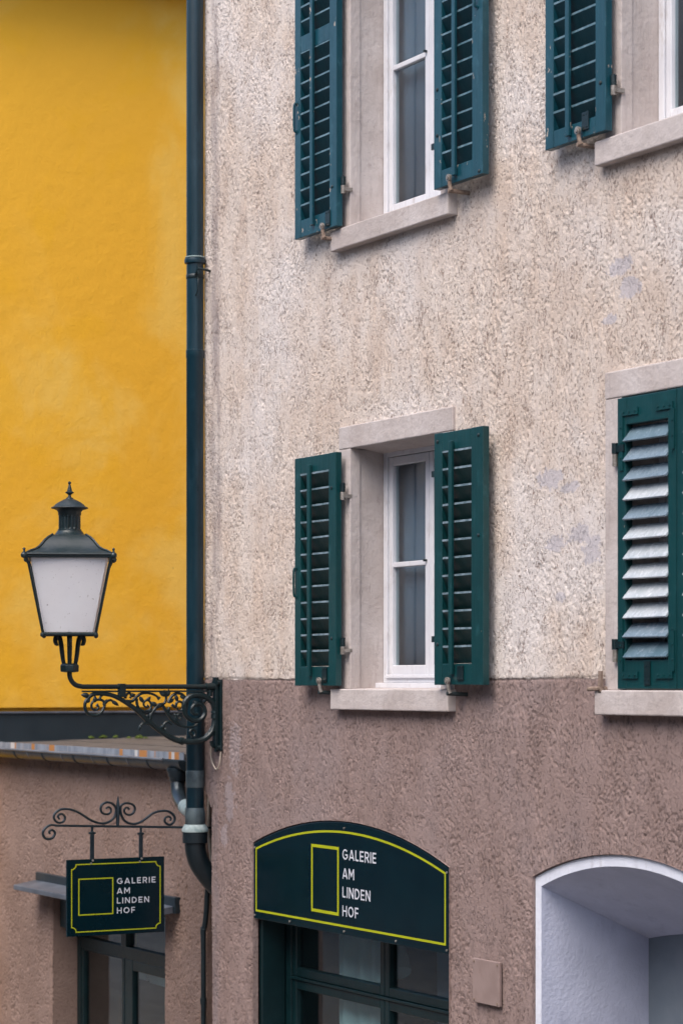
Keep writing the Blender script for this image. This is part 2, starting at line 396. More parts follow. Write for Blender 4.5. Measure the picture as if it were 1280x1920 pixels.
class MB:
    def __init__(self):
        self.v = []; self.f = []
    def add(self, vs_, fs_):
        o = len(self.v)
        self.v += [tuple(p) for p in vs_]
        self.f += [tuple(i + o for i in f) for f in fs_]
        return self
    def box(self, x0, x1, y0, y1, z0, z1):
        vs_ = [(x, y, z) for z in (z0, z1) for y in (y0, y1) for x in (x0, x1)]
        return self.add(vs_, [(0, 2, 3, 1), (4, 5, 7, 6), (0, 1, 5, 4), (2, 6, 7, 3), (0, 4, 6, 2), (1, 3, 7, 5)])
    def hexa(self, p):      # eight corners: bottom four, top four
        return self.add(p, [(3, 2, 1, 0), (4, 5, 6, 7), (0, 1, 5, 4), (1, 2, 6, 5), (2, 3, 7, 6), (3, 0, 4, 7)])
    def prism(self, poly, fn, d0, d1):
        n = len(poly)
        a = [fn(p[0], p[1], d0) for p in poly]; b = [fn(p[0], p[1], d1) for p in poly]
        fs_ = [tuple(range(n)), tuple(range(2 * n - 1, n - 1, -1))]
        fs_ += [(i, i + n, (i + 1) % n + n, (i + 1) % n) for i in range(n)]
        return self.add(a + b, fs_)
    def ribbon(self, pts, hw, fn, d0, d1, closed=False):
        n = len(pts); L = []; Rr = []
        for i in range(n):
            p = Vector(pts[i])
            if closed:
                a = Vector(pts[i - 1]); b = Vector(pts[(i + 1) % n])
            else:
                a = Vector(pts[max(i - 1, 0)]); b = Vector(pts[min(i + 1, n - 1)])
            d1v = (p - a); d2v = (b - p)
            if d1v.length < 1e-9: d1v = d2v
            if d2v.length < 1e-9: d2v = d1v
            n1 = Vector((-d1v.y, d1v.x)).normalized(); n2 = Vector((-d2v.y, d2v.x)).normalized()
            m = (n1 + n2)
            m = m.normalized() if m.length > 1e-6 else n1
            k = hw / max(0.35, m.dot(n1))
            L.append(p + m * k); Rr.append(p - m * k)
        vs_ = []
        for i in range(n):
            vs_ += [fn(L[i].x, L[i].y, d1), fn(Rr[i].x, Rr[i].y, d1), fn(Rr[i].x, Rr[i].y, d0), fn(L[i].x, L[i].y, d0)]
        fs_ = []
        rngi = range(n) if closed else range(n - 1)
        for i in rngi:
            a = 4 * i; b = 4 * ((i + 1) % n)
            for k in range(4):
                k2 = (k + 1) % 4
                fs_.append((a + k, b + k, b + k2, a + k2))
        if not closed:
            fs_ += [(0, 1, 2, 3), (4 * n - 1, 4 * n - 2, 4 * n - 3, 4 * n - 4)]
        return self.add(vs_, fs_)
    def tube(self, pts, rad, n=8, flat=1.0, axis=None):
        pts = [Vector(p) for p in pts]
        rads = rad if isinstance(rad, (list, tuple)) else [rad] * len(pts)
        vs_ = []; prev = None
        for i, p in enumerate(pts):
            t = (pts[min(i + 1, len(pts) - 1)] - pts[max(i - 1, 0)]).normalized()
            if axis is not None:
                u = Vector(axis); w = t.cross(u).normalized()
            else:
                if prev is None:
                    u = t.orthogonal().normalized()
                else:
                    u = (prev - t * prev.dot(t)).normalized()
                w = t.cross(u).normalized(); prev = u
            for k in range(n):
                a = 2 * math.pi * (k + 0.5) / n
                vs_.append(p + u * (math.cos(a) * rads[i] * flat) + w * (math.sin(a) * rads[i]))
        fs_ = []
        for i in range(len(pts) - 1):
            for k in range(n):
                fs_.append((i * n + k, i * n + (k + 1) % n, (i + 1) * n + (k + 1) % n, (i + 1) * n + k))
        fs_.append(tuple(range(n - 1, -1, -1))); fs_.append(tuple((len(pts) - 1) * n + k for k in range(n)))
        return self.add(vs_, fs_)
    def lathe(self, prof, c, n=24, rot=0.0, square=False, cap=True):
        c = Vector(c); vs_ = []
        for r, z in prof:
            for k in range(n):
                a = 2 * math.pi * k / n + rot
                if square:
                    a = 2 * math.pi * k / n
                    ca, sa = math.cos(a + math.pi / 4), math.sin(a + math.pi / 4)
                    q = r / max(abs(ca), abs(sa))
                    q = min(q, r * 1.40)
                    x, y = ca * q, sa * q
                    cr, sr = math.cos(rot), math.sin(rot)
                    vs_.append((c.x + x * cr - y * sr, c.y + x * sr + y * cr, z + c.z))
                else:
                    vs_.append((c.x + math.cos(a) * r, c.y + math.sin(a) * r, z + c.z))
        fs_ = []
        for i in range(len(prof) - 1):
            for k in range(n):
                fs_.append((i * n + k, i * n + (k + 1) % n, (i + 1) * n + (k + 1) % n, (i + 1) * n + k))
        if cap:
            fs_.append(tuple(range(n - 1, -1, -1))); fs_.append(tuple((len(prof) - 1) * n + k for k in range(n)))
        return self.add(vs_, fs_)
    def mesh(self, name, org=(0, 0, 0), smooth=False):
        me = bpy.data.meshes.new(name)
        o = Vector(org)
        me.from_pydata([Vector(p) - o for p in self.v], [], self.f)
        bm = bmesh.new(); bm.from_mesh(me)
        bmesh.ops.recalc_face_normals(bm, faces=bm.faces)
        bm.to_mesh(me); bm.free()
        if smooth:
            me.shade_smooth()
            try:
                me.set_sharp_from_angle(angle=R(40))
            except Exception:
                pass
        return me
    def build(self, name, mat, parent=None, smooth=False, bevel=0.0, org=None, seg=2):
        o = ORIGIN.get(parent.name, Vector()) if parent else Vector(org or (0, 0, 0))
        ob = bpy.data.objects.new(name, self.mesh(name, o, smooth))
        ob.data.materials.append(M[mat] if isinstance(mat, str) else mat)
        COL.objects.link(ob)
        if parent:
            ob.parent = parent
        else:
            ob.location = o
        ORIGIN[ob.name] = Vector(o)
        if bevel:
            b = ob.modifiers.new('bevel', 'BEVEL'); b.width = bevel; b.segments = seg; b.limit_method = 'ANGLE'
            b.harden_normals = False
        return ob

def place(name, me, parent, loc):
    """one more object on shared mesh data, a part of parent"""
    ob = bpy.data.objects.new(name, me)
    COL.objects.link(ob); ob.parent = parent
    ob.location = Vector(loc) - ORIGIN[parent.name]
    ORIGIN[ob.name] = Vector(loc)
    return ob

def thing(name, label, cat, loc, group=None):
    o = bpy.data.objects.new(name, None)
    COL.objects.link(o); o.location = loc
    o.empty_display_size = 0.1
    ORIGIN[o.name] = Vector(loc)
    return tag(o, label, cat, group)

def tag(o, label, cat, group=None):
    o['label'] = label; o['category'] = cat
    if group: o['group'] = group
    return o

def smooth_path(pts, k=4):
    """Catmull-Rom through 2-D or 3-D points"""
    P = [Vector(p) for p in pts]
    out = []
    for i in range(len(P) - 1):
        p0 = P[max(i - 1, 0)]; p1 = P[i]; p2 = P[i + 1]; p3 = P[min(i + 2, len(P) - 1)]
        for j in range(k):
            t = j / k
            out.append(0.5 * ((2 * p1) + (p2 - p0) * t + (2 * p0 - 5 * p1 + 4 * p2 - p3) * t * t + (3 * p1 - p0 - 3 * p2 + p3) * t ** 3))
    out.append(P[-1])
    return out

def arch_z(x, cx, half, spring, rise):
    Rr = (half * half + rise * rise) / (2 * rise)
    d = min(abs(x - cx), half)
    return spring + rise - Rr + math.sqrt(Rr * Rr - d * d)

# ------------------------------------------------------------------ ground
g = MB().box(-250, 250, -250, 250, -3.9, -3.4).build('ground', 'ground')
g['kind'] = 'structure'

# ------------------------------------------------------------------ plaster relief
def gauss_noise(nz, nx, dz, dx, sx, sz, ang=0.0):
    """band of smoothed noise, elongated by (sx, sz) metres and turned by ang"""
    kx = np.fft.fftfreq(nx, dx)[None, :] * 2 * np.pi
    kz = np.fft.fftfreq(nz, dz)[:, None] * 2 * np.pi
    c, s = math.cos(ang), math.sin(ang)
    a = kx * c + kz * s; b = -kx * s + kz * c
    G = np.exp(-0.5 * ((a * sx) ** 2 + (b * sz) ** 2))
    w = np.fft.fft2(rng.standard_normal((nz, nx)))
    r = np.real(np.fft.ifft2(w * G))
    return (r - r.mean()) / r.std()

def sst(x, a, b):
    t = np.clip((x - a) / (b - a), 0, 1)
    return t * t * (3 - 2 * t)

def relief(X, Z, dx, dz, depth):
    """scratched roughcast: thin, mostly vertical score marks in clusters on a fairly even coat"""
    nz, nx = X.shape
    G = lambda *a: gauss_noise(nz, nx, dz, dx, *a)
    m1 = G(0.10, 0.16); m2 = G(0.08, 0.10)
    pick = np.where(m1 > 0.1, G(0.0030, 0.0080, 0.06), np.where(m2 > 0.5, G(0.0036, 0.0040), np.where(m2 > -0.4, G(0.0030, 0.0066, -0.5), G(0.0030, 0.0066, 0.5))))
    dens = G(0.022, 0.05) * 0.42 + G(0.07, 0.11) * 0.40
    pits = sst(pick + dens, 0.75, 1.70)
    grit = sst(G(0.0036, 0.0040) + 0.3 * G(0.05, 0.05), 1.3, 2.3)
    return -pits * depth + grit * depth * 0.35 + G(0.008, 0.025) * depth * 0.08 + G(0.04, 0.06) * depth * 0.10 + G(0.30, 0.35) * depth * 0.45

def plaster_grid(x0, x1, z0, z1, dx, dz, y, depth, rects, arches, snaps_x=(), snaps_z=()):
    """height-field sheet facing -Y with rectangular and arched openings cut out; returns verts, faces"""
    xs = np.linspace(x0, x1, int(round((x1 - x0) / dx)) + 1)
    zs = np.linspace(z0, z1, int(round((z1 - z0) / dz)) + 1)
    for s in snaps_x:
        xs[np.argmin(abs(xs - s))] = s
    for s in snaps_z:
        zs[np.argmin(abs(zs - s))] = s
    X, Z = np.meshgrid(xs, zs)
    H = relief(X, Z, dx, dz, depth)
    return X, Z, H, xs, zs

house = thing('plastered_house', 'beige rough-plastered house with brown base, green louvred shutters and stone window surrounds', 'house', (1.0, 0.0, -3.4))

def build_main_wall():
    x0, x1, z0, z1 = -1.812, 3.75, -2.25, 4.70
    SIGN = (0.0385, 1.1345, -0.970, 0.185)      # centre, half, spring, rise
    NICHE = (2.760, 0.796, -0.964, 0.156)
    rects = [(0.004, 1.222, -0.10, 1.444), (0.004, 1.222, 2.50, 4.46), (2.604, 3.9, -0.10, 1.444), (2.604, 3.9, 2.50, 4.46)]
    arches = [SIGN, NICHE]
    sx = [r[0] for r in rects] + [r[1] for r in rects if r[1] < x1] + [a[0] - a[1] for a in arches] + [a[0] + a[1] for a in arches]
    sz = [-0.10, 1.444, 2.50, 4.46]
    X, Z, H, xs, zs = plaster_grid(x0, x1, z0, z1, 0.0058, 0.0058, 0.0, 0.0046, rects, arches, sx, sz)
    nz, nx = X.shape
    # filler patches are smoothed over
    for (px, pz, rx, rz) in FILLER:
        m = np.exp(-(((X - px) / (rx * 0.8)) ** 2 + ((Z - pz) / (rz * 0.8)) ** 2))
        H = H * (1 - 0.8 * m)
    for (px, pz, rx, rz) in [(1.36, -1.17, 0.12, 0.09), (1.62, -1.14, 0.06, 0.06), (-1.43, -0.73, 0.06, 0.2)]:
        m = np.exp(-(((X - px) / rx) ** 2 + ((Z - pz) / rz) ** 2))
        H = H * (1 - 0.75 * m)
    H -= 0.006 * np.exp(-((Z - 0.019 - 0.006 * np.sin(X * 3.1)) / 0.006) ** 2)      # scored line
    H *= np.where(Z < 0.017, 1.12, 1.0)
    # rounded house corner
    e = np.clip((x0 + 0.035 - X) / 0.035, 0, 1)
    Yc = 0.035 * (1 - np.sqrt(1 - (e * 0.98) ** 2))
    Y = -H + Yc
    # arch edges: pull the nearest row of each column onto the curve
    Zm = Z.copy()
    keep = np.ones((nz - 1, nx - 1), bool)
    xc = 0.5 * (xs[:-1] + xs[1:]); zc = 0.5 * (zs[:-1] + zs[1:])
    for (ra, rb, rc, rd) in rects:
        keep &= ~(((xc > ra) & (xc < rb))[None, :] & ((zc > rc) & (zc < rd))[:, None])
    for (cx, half, spring, rise) in arches:
        top = np.full(nx, -9.0); row = np.full(nx, -1)
        for i in range(nx):
            if cx - half - 1e-6 <= xs[i] <= cx + half + 1e-6:
                zt = arch_z(xs[i], cx, half, spring, rise)
                j = int(np.argmin(abs(zs - zt)))
                Zm[j, i] = zt; row[i] = j
        for i in range(nx - 1):
            if row[i] >= 0 and row[i + 1] >= 0:
                keep[:max(row[i], row[i + 1]), i] = False
                lo = min(row[i], row[i + 1])
                if row[i] != row[i + 1]:
                    for j in range(lo, max(row[i], row[i + 1])):
                        keep[j, i] = True
                        # collapse the cell below the curve onto it
                        if row[i] > j: Zm[j, i] = max(Zm[j, i], Zm[row[i], i] - 0.0005 * (row[i] - j))
                        if row[i + 1] > j: Zm[j, i + 1] = max(Zm[j, i + 1], Zm[row[i + 1], i + 1] - 0.0005 * (row[i + 1] - j))
    # lower corner is cut back where the drain bend goes in behind it
    cut = np.interp(zc, [-0.80, -0.62], [-1.673, x0 - 0.01])
    keep &= ~(xc[None, :] < cut[:, None])
    idx = np.arange(nz * nx).reshape(nz, nx)
    q = np.stack([idx[:-1, :-1], idx[:-1, 1:], idx[1:, 1:], idx[1:, :-1]], -1)[keep]
    co = np.stack([X, Y, Zm], -1).reshape(-1, 3)
    used = np.zeros(len(co), bool); used[q.ravel()] = True
    remap = np.cumsum(used) - 1
    co = co[used]; q = remap[q]
    # plain continuation beyond the picture: side wall, above, right, below, and opening returns
    ev = []; ef = []
    def quad(a, b, c, d):
        o = len(co) + len(ev)
        ev.extend([a, b, c, d]); ef.append((o, o + 1, o + 2, o + 3))
    quad((x0, 0.03, z1), (x0, 0.03, -0.7), (x0, 7, -0.7), (x0, 7, z1))
    quad((-1.673, 0.0, -0.7), (-1.673, 0.0, -3.4), (-1.673, 7, -3.4), (-1.673, 7, -0.7))
    quad((x0, 0, z1), (9, 0, z1), (9, 0, 6.4), (x0, 0, 6.4))
    quad((x1, 0, -3.4), (9, 0, -3.4), (9, 0, z1), (x1, 0, z1))
    quad((x0, 0.03, 6.4), (x0, 7, 6.4), (x0, 7, z1), (x0, 0.03, z1))
    for (a, b) in ((-1.673, -1.096), (1.173, 1.964), (3.556, x1)):
        quad((a, 0, -3.4), (b, 0, -3.4), (b, 0, z0), (a, 0, z0))
    nq = len(q)
    co = np.concatenate([co, np.array(ev)]); q = np.concatenate([q, np.array(ef)])
    me = bpy.data.meshes.new('wall')
    me.vertices.add(len(co)); me.loops.add(len(q) * 4); me.polygons.add(len(q))
    co = co - np.array(ORIGIN['plastered_house'])
    me.vertices.foreach_set('co', co.astype(np.float32).ravel())
    me.loops.foreach_set('vertex_index', q.astype(np.int32).ravel())
    me.polygons.foreach_set('loop_start', np.arange(0, len(q) * 4, 4, dtype=np.int32))
    me.polygons.foreach_set('use_smooth', np.ones(len(q), bool))
    me.update(calc_edges=True); me.validate()
    ob = bpy.data.objects.new('wall', me); COL.objects.link(ob); ob.parent = house
    me.materials.append(M['plaster'])
    ORIGIN[ob.name] = ORIGIN['plastered_house'].copy()
    return ob
wall = build_main_wall()
# plastered returns of the two arched openings
def arch_return(cx, half, spring, rise, y0, y1, zb, inset=0.0, n=28):
    xs = [cx - half + 2 * half * i / n for i in range(n + 1)]
    path = [(cx - half + inset, zb)] + [(min(max(x, cx - half + inset), cx + half - inset), arch_z(x, cx, half, spring, rise) - inset) for x in xs] + [(cx + half - inset, zb)]
    return path
m = MB()
for args, y1 in (((0.0385, 1.1345, -0.970, 0.185), 0.03), ((2.760, 0.796, -0.964, 0.156), 0.03)):
    p = arch_return(*args, 0, 0, -3.4)
    vs_ = [(a, -0.006, b) for a, b in p] + [(a, y1, b) for a, b in p]
    n = len(p)
    m.add(vs_, [(i, i + 1, i + 1 + n, i + n) for i in range(n - 1)])
m.build('plaster_return', 'plaster', house)

# ------------------------------------------------------------------ windows (parts of the house)
def make_window(x, z, H, bar_z, full=True):
    """x, z shift of the module; H = height of the opening"""
    Y0 = 0.20
    f = MB()       # outer frame
    f.box(x + .128, x + .172, Y0, Y0 + .06, z + .0, z + H)
    f.box(x + 1.063, x + 1.107, Y0, Y0 + .06, z + .0, z + H)
    f.box(x + .172, x + 1.063, Y0 + .001, Y0 + .06, z + H - .045, z + H)
    f.box(x + .172, x + 1.063, Y0 - .004, Y0 + .06, z - .0, z + .036)
    f.box(x + .11, x + 1.12, Y0 - .05, Y0 + .05, z - .03, z - .001)      # weather bar
    w = f.build('window', 'white_paint', house, bevel=.003)
    for sx0, sx1 in ((.176, .616), (.620, 1.059)):
        s = MB()
        y0, y1 = Y0 + .008, Y0 + .052
        s.box(x + sx0, x + sx0 + .042, y0, y1, z + .040, z + H - .049)
        s.box(x + sx1 - .042, x + sx1, y0, y1, z + .040, z + H - .049)
        s.box(x + sx0 + .042, x + sx1 - .042, y0 + .001, y1, z + .040, z + .098)
        s.box(x + sx0 + .042, x + sx1 - .042, y0 + .001, y1, z + H - .095, z + H - .049)
        s.box(x + sx0 + .042, x + sx1 - .042, y0 + .003, y1, z + bar_z - .014, z + bar_z + .014)
        s.build('sash', 'white_paint', w, bevel=.004)
        for a, b in ((z + .098, z + bar_z - .014), (z + bar_z + .014, z + H - .095)):
            p = MB(); p.box(x + sx0 + .040, x + sx1 - .040, Y0 + .030, Y0 + .034, a - .002, b + .002)
            p.build('pane', 'glass', w)
    # drip moulding under the sashes
    d = MB(); d.box(x + .172, x + 1.063, Y0 - .018, Y0 - .005, z + .026, z + .044)
    d.build('drip_bar', 'white_paint', w, bevel=.003)
    h = MB(); h.box(x + .585, x + .597, Y0 - .012, Y0 + .008, z + bar_z + .004, z + bar_z + .016)
    h.build('latch', 'iron', w)
    # stone surround, each stone its own piece
    for s, (a, b, c) in (('l', (x + .0, x + .131, x + .124)), ('r', (x + 1.104, x + 1.226, x + 1.111))):
        j = MB()
        j.box(a, b, -.016, .050, z - .034, z + H - .001)
        if s == 'l': j.box(a + .02, c, .0505, .262, z - .034, z + H - .004)
        else: j.box(c, b - .02, .0505, .262, z - .034, z + H - .004)
        j.build('jamb', 'stone', w, bevel=.004)
    l = MB()
    l.box(x - .002, x + 1.228, -.018, .050, z + H, z + H + .128)
    l.hexa([(x + .02, .0505, z + H + .002), (x + 1.2, .0505, z + H + .002), (x + 1.2, .262, z + H - .028), (x + .02, .262, z + H - .028),
            (x + .02, .0505, z + H + .10), (x + 1.2, .0505, z + H + .10), (x + 1.2, .262, z + H + .10), (x + .02, .262, z + H + .10)])
    l.build('lintel', 'stone', w, bevel=.006)
    sl = MB()
    zt, zb = z - .036, z - .152
    sl.hexa([(x - .034, -.055, zb), (x + 1.240, -.055, zb), (x + 1.240, .25, zb), (x - .034, .25, zb),
             (x - .034, -.055, zt), (x + 1.240, -.055, zt), (x + 1.240, .25, zt + .010), (x - .034, .25, zt + .010)])
    sl.build('sill', 'stone', w, bevel=.006)
    # dim room behind the glass
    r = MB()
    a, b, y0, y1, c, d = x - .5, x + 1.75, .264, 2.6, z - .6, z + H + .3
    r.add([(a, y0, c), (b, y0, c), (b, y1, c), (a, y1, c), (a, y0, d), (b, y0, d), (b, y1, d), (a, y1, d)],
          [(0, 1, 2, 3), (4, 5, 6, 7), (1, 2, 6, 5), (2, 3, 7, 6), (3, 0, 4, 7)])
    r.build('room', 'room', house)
    return w

w_mid = make_window(0.0, 0.0, 1.320, 0.664)
w_up = make_window(0.0, 2.6, 1.745, 0.868)
w_closed = make_window(2.6, 0.0, 1.340, 0.664)
w_upr = make_window(2.6, 2.6, 1.745, 0.868)
w_mid['label'] = 'white window with open shutters above the arched gallery sign'
w_up['label'] = 'tall white window on the upper floor next to the drainpipe'
w_closed['label'] = 'stone-framed window with its green shutters closed'
w_upr['label'] = 'upper-floor window cut by the right edge of the picture'

def curtain(name, label, xa, xb, za, zb, y, mat, folds, amp, group=None):
    n = folds * 10
    vs_ = []; fs_ = []
    for i in range(n + 1):
        t = i / n
        xx = xa + (xb - xa) * t
        for k, zz in enumerate((za, (za + zb) / 2, zb)):
            a = amp * (1.15 - 0.3 * k / 2)
            yy = y + a * math.sin(t * folds * 2 * math.pi + 0.4 * math.sin(t * 9)) + 0.4 * a * math.sin(t * 17 + k)
            vs_.append((xx, yy, zz))
    for i in range(n):
        for k in range(2):
            fs_.append((i * 3 + k, (i + 1) * 3 + k, (i + 1) * 3 + k + 1, i * 3 + k + 1))
    mb = MB().add(vs_, fs_)
    ob = mb.build(name, mat, None, smooth=True, org=((xa + xb) / 2, y, za))
    so = ob.modifiers.new('thickness', 'SOLIDIFY'); so.thickness = 0.0015
    return tag(ob, label, 'curtain', group)
curtain('curtain', 'grey curtain behind the glass of the lower open-shuttered window', -.1, .445, -.02, 1.36, .295, 'net', 3, .003)
curtain('curtain', 'grey curtain behind the glass of the tall upper window', -.1, .45, 2.58, 4.4, .295, 'net', 3, .003)
curtain('curtain', 'grey curtain in the window at the top right corner', 2.55, 3.9, 2.58, 4.4, .295, 'net', 7, .003)

# ------------------------------------------------------------------ shutters (parts of the house)
def make_shutter(x0, x1, z0, z1, yf, panels, bar_x=None, flip=1, mat='shutter', closed=False, stile=(.070, .082), slat_mat=None, label=None, pitch=.0915):
    """yf = front face; panels = list of (za, zb) louvre openings between rails"""
    T = .040
    sl, sr = stile
    fr = MB()
    fr.box(x0, x0 + sl, yf, yf + T, z0, z1)
    fr.box(x1 - sr, x1, yf, yf + T, z0, z1)
    edges = [z0] + [e for p in panels for e in p] + [z1]
    for a, b in zip(edges[0::2], edges[1::2]):
        fr.box(x0 + sl, x1 - sr, yf + .0015, yf + T - .0015, a + (.001 if a == z0 else 0), b - (.001 if b == z1 else 0))
    sh = fr.build('shutter', mat, house, bevel=.003)
    if label: sh['label'] = label
    # slats share one mesh per shutter
    L = (x1 - sr) - (x0 + sl)
    hw = .0490
    ang = R(67) if not closed else R(-50)
    if closed: hw = .044
    prof = []
    for (a, b) in ((-hw, -.0045), (hw, -.0045), (hw, .0045), (-hw, .0045)):
        # a runs across the slat, b is its thickness; open shutters show the inner side: front edge high
        c, s = math.cos(ang), math.sin(ang)
        prof.append((a * c - b * s, a * s + b * c))
    if not closed:      # thin slats cut off plumb, front edge high
        h_, v_, e_ = .0178, .0455, .0105
        prof = [(h_, v_), (h_, v_ - e_), (-h_, -v_), (-h_, -v_ + e_)]
    sm = MB()
    sm.prism([(-p[0], p[1]) for p in prof], lambda a, b, d: (d, a, b), -L / 2 - .004, L / 2 + .004)
    me = sm.mesh('slat'); me.materials.append(M[slat_mat or ('slat_green' if mat == 'shutter' else 'slat_sky')])
    me.materials.append(M['worn_edge' if mat == 'shutter' else 'worn_edge_teal'])
    if not closed:
        for p in me.polygons:
            if p.normal.y < -.995: p.material_index = 1
    alt = {}
    if closed:
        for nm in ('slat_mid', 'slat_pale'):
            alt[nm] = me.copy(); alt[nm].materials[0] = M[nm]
    sky_sheen = ['slat_white', 'slat_mid', 'slat_pale', 'slat_pale', 'slat_pale', 'slat_pale', 'slat_pale', 'slat_mid', 'slat_pale', 'slat_mid', 'slat_mid', 'slat_white']  # painted sky reflection per slat, brightest mid-leaf
    for za, zb in panels:
        n = max(1, int(round((zb - za) / pitch)))
        st = (zb - za) / n
        for i in range(n):
            zz = za + st * (i + .5) + (0.003 if not closed else 0)
            o = place('slat', alt.get(sky_sheen[i % 12], me), sh, ((x0 + sl + x1 - sr) / 2, yf + T * (.5 if not closed else .38), zz))
            o.rotation_euler = (R(random.uniform(-2.5, 2.5)), R(random.uniform(-.35, .35)), 0)
    if bar_x is not None:
        b = MB(); b.box(bar_x - .016, bar_x + .016, yf - .020, yf - .0035, panels[0][0] - .055, panels[-1][1] + .045)
        b.build('tilt_bar', mat, sh, bevel=.003)
    return sh

def add_hinges(sh, x, zs_, y, mat='shutter'):
    for z in zs_:
        h = MB()
        h.tube([(x, y, z), (x, y, z + .048)], .0145, 10)
        h.box(x - .05, x, y - .005, y + .006, z + .008, z + .040)
        h.build('hinge', 'iron', sh, smooth=True)
        p = MB(); p.tube([(x, y, z - .046), (x, y, z - .002)], .0135, 10)
        p.box(x + .002, x + .02, y - .004, y + .05, z - .034, z - .014)
        p.build('hinge_pin', 'metal', sh, smooth=True)

def add_catch(sh, x, z, y, rusty=False):
    """iron shutter stay: round head in front, stem and pin back into the wall"""
    c = MB()
    c.tube([(x, y - .026, z), (x, y - .012, z)], .019, 14)
    c.tube([(x, y - .031, z), (x, y - .0261, z)], .010, 12)
    c.build('catch_head', 'metal', sh, smooth=True)
    s = MB()
    s.tube(smooth_path([(x, y - .016, z - .012), (x + .004, y - .013, z - .045), (x + .010, y - .008, z - .066)]), .0105, 8)
    s.build('catch_arm', 'rust' if rusty else 'metal', sh, smooth=True)
    MB().tube([(x + .0, y - .022, z - .066), (x + .010, y + .04, z - .069), (x + .018, .03, z - .072)], .0115, 8).build('catch_pin', 'rust' if rusty else 'iron_dusty', sh, smooth=True)

def add_plate(sh, x, z, y, w=.055, h=.085):
    p = MB(); p.box(x - w / 2, x + w / 2, y - .006, y - .0005, z - h / 2, z + h / 2)
    for dx_ in (-.014, .014):
        for dz_ in (-.03, .03):
            p.tube([(x + dx_, y - .009, z + dz_), (x + dx_, y - .0055, z + dz_)], .004, 6)
    p.build('iron_plate', 'iron', sh, bevel=.001)

def add_handle(sh, x, z, y):
    h = MB()
    h.tube(smooth_path([(x, y - .002, z), (x, y - .014, z + .004), (x, y - .017, z + .05), (x, y - .017, z + .115), (x, y - .014, z + .158), (x, y - .002, z + .162)]), .0065, 8)
    h.tube([(x, y - .004, z - .002), (x, y, z - .002)], .014, 10)
    h.tube([(x, y - .004, z + .164), (x, y, z + .164)], .014, 10)
    h.build('handle', sh.data.materials[0], sh, smooth=True)

def bolts(sh, pts, y):
    for (x, z) in pts:
        b = MB(); b.lathe([(.010, 0), (.0095, .004), (.005, .007)], (0, 0, 0), 10)
        b.v = [(x + p[0], y - p[2] + .0005, z + p[1]) for p in b.v]
        b.build('bolt', 'iron_dusty', sh, smooth=True)

YF = -.088
# lower window, open pair
s = make_shutter(-.400, .090, -.018, 1.300, YF, [(.092, 1.205)], bar_x=-.202, label='open green shutter beside the lower window, on the drainpipe side')
add_hinges(s, .112, (1.075, .205), YF + .034); add_catch(s, -.072, .012, YF); add_plate(s, -.035, .045, YF)
add_handle(s, -.382, .50, YF); bolts(s, [(.045, 1.10), (.045, .25)], YF)
s = make_shutter(1.166, 1.640, -.012, 1.303, YF - .004, [(.098, 1.205)], bar_x=1.352, stile=(.078, .110), label='open green shutter on the right of the lower window')
add_hinges(s, 1.140, (1.075, .205), YF + .030); add_catch(s, 1.328, .010, YF - .004); add_plate(s, 1.43, .05, YF - .004, .06, .075)
bolts(s, [(1.20, 1.26), (1.60, 1.26), (1.20, .20), (1.60, .75)], YF - .004)
# upper window, open pair
P2 = [(2.672, 3.640), (3.735, 4.240)]
s = make_shutter(-.400, .100, 2.572, 4.335, YF, P2, bar_x=-.168, mat='shutter_worn_sky', label='open worn sky-blued shutter on the left of the upper window')
add_hinges(s, .118, (2.80, 4.05), YF + .034); add_catch(s, -.035, 2.590, YF, True); add_plate(s, .005, 2.63, YF)
add_handle(s, -.378, 3.195, YF); bolts(s, [(.05, 2.80), (.05, 4.05)], YF)
s = make_shutter(1.166, 1.640, 2.582, 4.335, YF - .006, P2, bar_x=1.386, mat='shutter_worn_sky', stile=(.076, .100), label='open shutter with chipped edges on the right of the upper window')
add_hinges(s, 1.140, (2.80, 4.05), YF + .028); add_catch(s, 1.345, 2.612, YF - .006, True)
add_handle(s, 1.590, 3.44, YF - .006); bolts(s, [(1.20, 2.86), (1.61, 2.60), (1.2, 3.1)], YF - .006)
# upper right window, left leaf
s = make_shutter(2.200, 2.704, 2.590, 4.335, YF, P2, bar_x=2.412, mat='shutter_worn_sky', label='open sky-blued shutter of the top right window')
add_hinges(s, 2.722, (2.80, 4.05), YF + .034); add_catch(s, 2.505, 2.625, YF, True); add_plate(s, 2.545, 2.665, YF)
bolts(s, [(2.665, 2.82)], YF)
